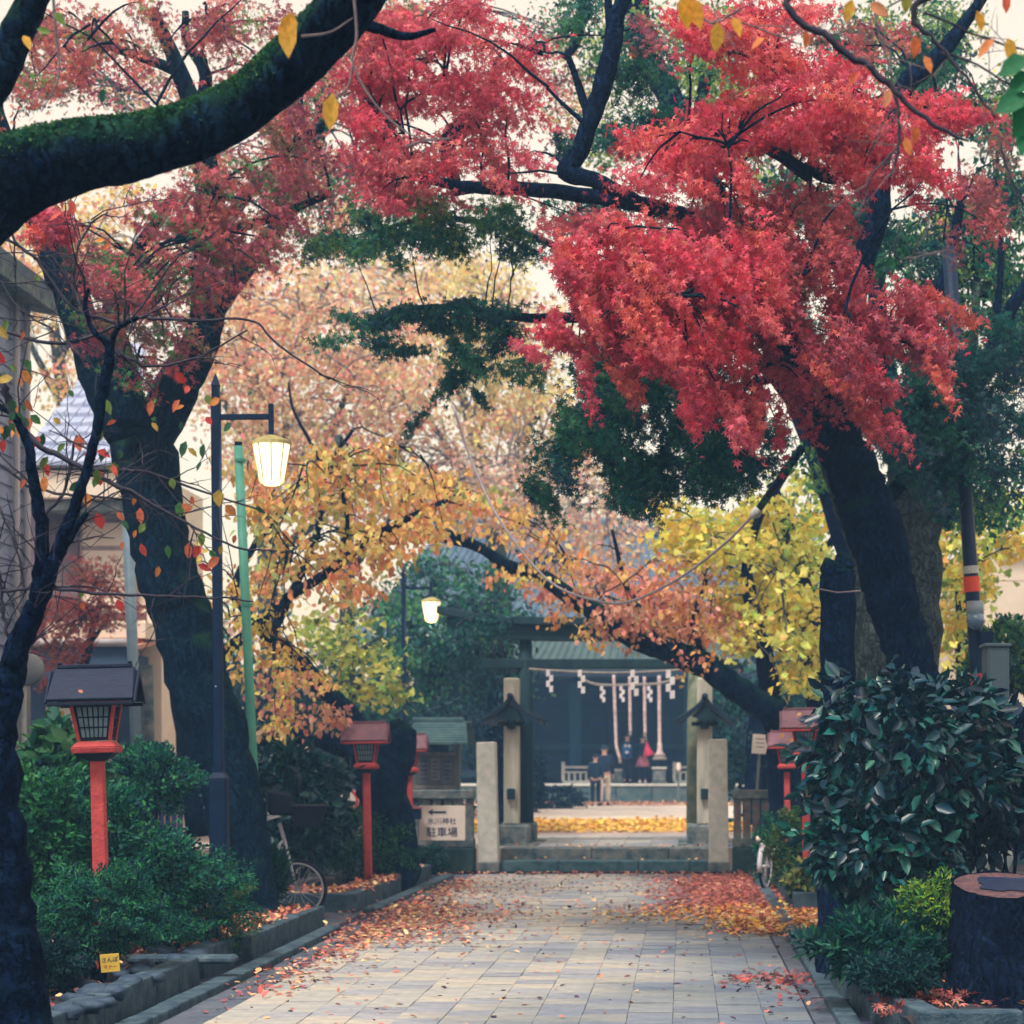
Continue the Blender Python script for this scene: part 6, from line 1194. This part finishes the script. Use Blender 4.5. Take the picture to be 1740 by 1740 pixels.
for i, (a, b) in enumerate(((560,1486),(600,1482),(660,1490))): rock(a, b, 1.45*F/(b-CY), .12, ('low stone under the shrubs right of the bicycle wheel','low stone left of the red marker ball','low stone right of the red marker ball')[i], 'low stones in the far left bed')
c = P(632, 1498, 1.45*F/208); r = root('red_ball', 'small red round marker at the foot of the second lantern', 'marker', (c[0], c[1], .14))
part('ball', MB().tube([(c[0],c[1],.14),(c[0],c[1],.17),(c[0],c[1],.21),(c[0],c[1],.235)], [.015,.045,.045,.015], 14), RED, r, True); part('peg', MB().cyl((c[0],c[1],.1),(c[0],c[1],.14),.008), BLACKM, r)
# the notch stones of the left kerb and the drain pipe of the right bed
r = root('drain_pipe', 'dark curved pipe end beside the near right kerb', 'pipe', (1.1, 15.3, .1))
part('pipe', MB().tube([(1.10,15.0,.05),(1.13,15.1,.16),(1.25,15.15,.21),(1.5,15.18,.22)], [.05]*4, 12), BLACKM, r, True)

# ------------------------------------------------------------------ fallen leaves
def litter(name, label, patches, size, tpl, pal, z=.03, curl=.25):
    L = Leaves()
    for x0, x1, y0, y1, n, zz in patches:
        C = np.stack([rng.uniform(x0, x1, n), rng.uniform(y0, y1, n), np.full(n, zz)+abs(rng.normal(size=n))*.008], 1)
        T = rdir(n); T[:,2] *= curl; N = rdir(n)*curl+np.array([0,0,1.0]); L.add(C, size*rng.uniform(.6,1.2,n), T, N, pick(pal, n, .22))
    o = L.build(name, tpl, FALLEN, kind='stuff'); return tag(o, label, 'fallen leaves')
def scatter(name, label, spots, size, tpl, pal, curl=.25):
    """spots: (x, y, sx, sy, n, z) gaussian heaps"""
    L = Leaves()
    for x, y, sx, sy, n, zz in spots:
        C = np.stack([rng.normal(x, sx, n), rng.normal(y, sy, n), np.full(n, zz)+abs(rng.normal(size=n))*.012], 1)
        T = rdir(n); T[:,2] *= curl; N = rdir(n)*curl+np.array([0,0,1.0]); L.add(C, size*rng.uniform(.55,1.2,n), T, N, pick(pal, n, .25))
    o = L.build(name, tpl, FALLEN, kind='stuff'); return tag(o, label, 'fallen leaves')
heap = [(-2.85, y, .16, .5, 75, .02) for y in np.arange(14.2, 27, .6)]+[(-2.6+random.gauss(0,.2), y, .35, .5, 150, .025) for y in np.arange(18, 22.2, .5)]+[(-2.2, y, .4, .6, 40, .022) for y in np.arange(18, 26, .8)]
scatter('fallen_leaves', 'orange fallen leaves drifted along the left edge of the path', heap, .062, WIDE, LITTER)
heap = [(.62, y, .30, .4, 230, .025) for y in np.arange(21.6, 27.8, .4)]+[(.15, y, .35, .5, 130, .022) for y in np.arange(21.8, 27.6, .5)]
scatter('fallen_leaves', 'red and brown fallen leaves covering the right side of the path by the steps', heap, .058, MAPLE, [C_(196,112,98),C_(178,96,90),C_(160,92,90),C_(205,138,112),C_(140,80,84)])
heap = [(.72, y, .22, .3, 260, .025) for y in np.arange(18.9, 21.9, .35)]+[(.1, y, .5, .3, 120, .022) for y in np.arange(20.3, 22.2, .35)]+[(1.35, y, .2, .4, 130, .03) for y in np.arange(18.9, 21.4, .4)]
scatter('fallen_leaves', 'golden fallen leaves in front of the red ones on the right', heap, .062, FAN, LITY[:2]+LITTER[:3]+LITTER[5:6])
scatter('fallen_leaves', 'dark red leaf heap at the near right gutter', [(.72,14.7,.16,.3,130,.03),(.45,14.6,.22,.25,45,.022),(.78,13.6,.12,.3,30,.022)], .052, MAPLE, LITTER[4:5]+[C_(190,88,76), C_(165,72,68), C_(140,62,66), C_(90,50,70)], .45)
scatter('fallen_leaves', 'dry brown leaves at the foot of the tree stump', [(1.55,12.5,.15,.25,170,.17),(1.3,12.6,.12,.3,50,.165),(1.2,11.9,.1,.2,25,.17)], .06, MAPLE, LITTER[3:5]+[C_(180,100,84), C_(170,84,74), C_(120,66,72)], .6)
litter('fallen_leaves', 'single leaves scattered over the paving', [(-2.9,.85,11.5,28,620,.024),(-2.9,.4,20.5,22.6,260,.024),(-2.9,.9,24,28.5,420,.024)], .05, WIDE, LITTER+[C_(80,60,80), C_(60,50,76)], curl=.35)
litter('fallen_leaves', 'leaves lying in the left beds', [(-3.9,-3.5,16.3,19.6,900,.19),(-4.6,-3.6,18.3,19.6,700,.17),(-5.2,-3.5,21.8,22.8,900,.17),(-3.7,-3.35,22,27,500,.21),(-4.3,-3.5,14.8,16.3,200,.16),(-5.5,-3.6,12,19,500,.155)], .07, WIDE, LITTER, curl=.5)
litter('fallen_leaves', 'leaves lying in the right beds and gap', [(1.3,1.9,21.7,27.5,400,.17),(1.1,2.4,19.0,21.5,700,.02),(1.2,3.2,12,18.5,400,.155)], .07, WIDE, LITTER+LITY, curl=.4)
litter('fallen_leaves', 'leaves caught on the stone steps and along their foot', [(-2.5,.35,29.0,29.35,26,.185),(-2.5,.35,29.4,31,90,.325),(-3.4,1.2,28.2,28.75,240,.02)], .06, WIDE, LITTER, curl=.4)
litter('ginkgo_carpet', 'bright yellow carpet of ginkgo leaves across the courtyard', [(-9,7,36.5,44,21000,.315)], .10, FAN, [C_(245,195,90), C_(242,180,80), C_(248,205,110)], curl=.2)
litter('fallen_leaves', 'brownish leaf litter in front of the shrine platform', [(-10,6,57,62,6000,.315),(-9,-4,46,57,2500,.315),(2.4,6,46,57,2000,.315)], .11, WIDE, LITTER[3:6]+[C_(190,150,135)], curl=.2)
litter('fallen_leaves', 'leaves strewn on the lower roof of the cream house', [(-10.9,-8.3,30.9,32.3,900,3.40)], .10, WIDE, LITTER+PINK, curl=.3)
o = bpy.data.objects[[q.name for q in bpy.data.objects if q.get('label','').startswith('leaves strewn')][0]]
me = o.data; co = np.zeros(len(me.vertices)*3, np.float32); me.vertices.foreach_get('co', co); co = co.reshape(-1,3); Zr = lambda p: H-(p-CY)/F*32
co[:,2] += (Zr(1104)+.03+(co[:,1]-30.8)/1.6*(Zr(1086)-Zr(1104)))-3.40; me.vertices.foreach_set('co', co.reshape(-1)); me.update()
for (px, pyy, dd, nm) in ((1330,1246,26,0),(1348,1254,25.9,1),(1362,1212,22,2),(1372,1218,21.9,3),(141,1177,14.15,4)):
    leaf_at('fallen_leaf', px, pyy+0, dd-.22, 9 if nm < 4 else 10, 200+nm*25, 0, LITY[nm % 3] if nm < 4 else LITTER[0], None, WIDE)
    o = bpy.context.scene.objects[-1] if False else [q for q in bpy.data.objects if q.name.startswith('fallen_leaf') and not q.name.startswith('fallen_leaves') and 'label' not in q][0]
    tag(o, ('yellow leaf on the left of the smaller right lantern roof','yellow leaf on the right of the smaller right lantern roof','yellow leaf on the upper roof of the taller right lantern','yellow leaf lower on the roof of the taller right lantern','small orange leaf lying on the dark roof of the largest lantern')[nm], 'leaf')
# ------------------------------------------------------------------ unseen trees added beside and behind the camera to block ambient light
for i, (x, y, rz, hh) in enumerate(((-8.5, 3, 3.4, 10.5), (-9.0, -5, 3.6, 11.5), (7.5, 4, 3.2, 10), (8.5, -4, 3.6, 11.5), (-4.5, -13, 4.2, 12), (4.5, -13.5, 4.2, 12))):
    r = root('unseen_shade_tree', ('unseen tree added left of the camera to block light','unseen tree added behind the camera on the left to block light','unseen tree added right of the camera to block light','unseen tree added behind the camera on the right to block light','unseen tree added far behind the camera, left of the path, to block light','unseen tree added far behind the camera, right of the path, to block light')[i], 'tree', (x, y, 0), 'unseen trees added around the camera to block light')
    part('trunk', MB().tube([(x,y,-.05),(x+.05,y,2),(x-.1,y+.1,4.5),(x,y,7)], [.32,.26,.2,.1], 14, .06, seed=i), BARK, r, True)
    L = Leaves()
    for q in range(150):
        u = rdir(1)[0]; c_ = (x+u[0]*rz*.9, y+u[1]*rz*1.2, hh*.55+u[2]*hh*.42); L.clump(c_, (1.0,1.0,.6), 46, .22, GREEN+TEAL+DUSK[:1], None, .3)
    L.build('crown', OVAL, parent=r)
# ------------------------------------------------------------------ the damp evening air
HAZE = True
if HAZE:
    hz = bpy.data.materials.new('haze'); hz.use_nodes = True; n = hz.node_tree.nodes; n.clear()
    ou = n.new('ShaderNodeOutputMaterial'); pv = n.new('ShaderNodeVolumePrincipled'); pv.inputs['Color'].default_value = (.28,.56,1,1); pv.inputs['Density'].default_value = .0030; pv.inputs['Anisotropy'].default_value = 0
    hz.node_tree.links.new(pv.outputs[0], ou.inputs['Volume'])
    o = part('haze', MB().box(-60, 60, -12, 100, -1.1, 14), hz); o['kind'] = 'stuff'; tag(o, 'thin bluish evening haze', 'haze')
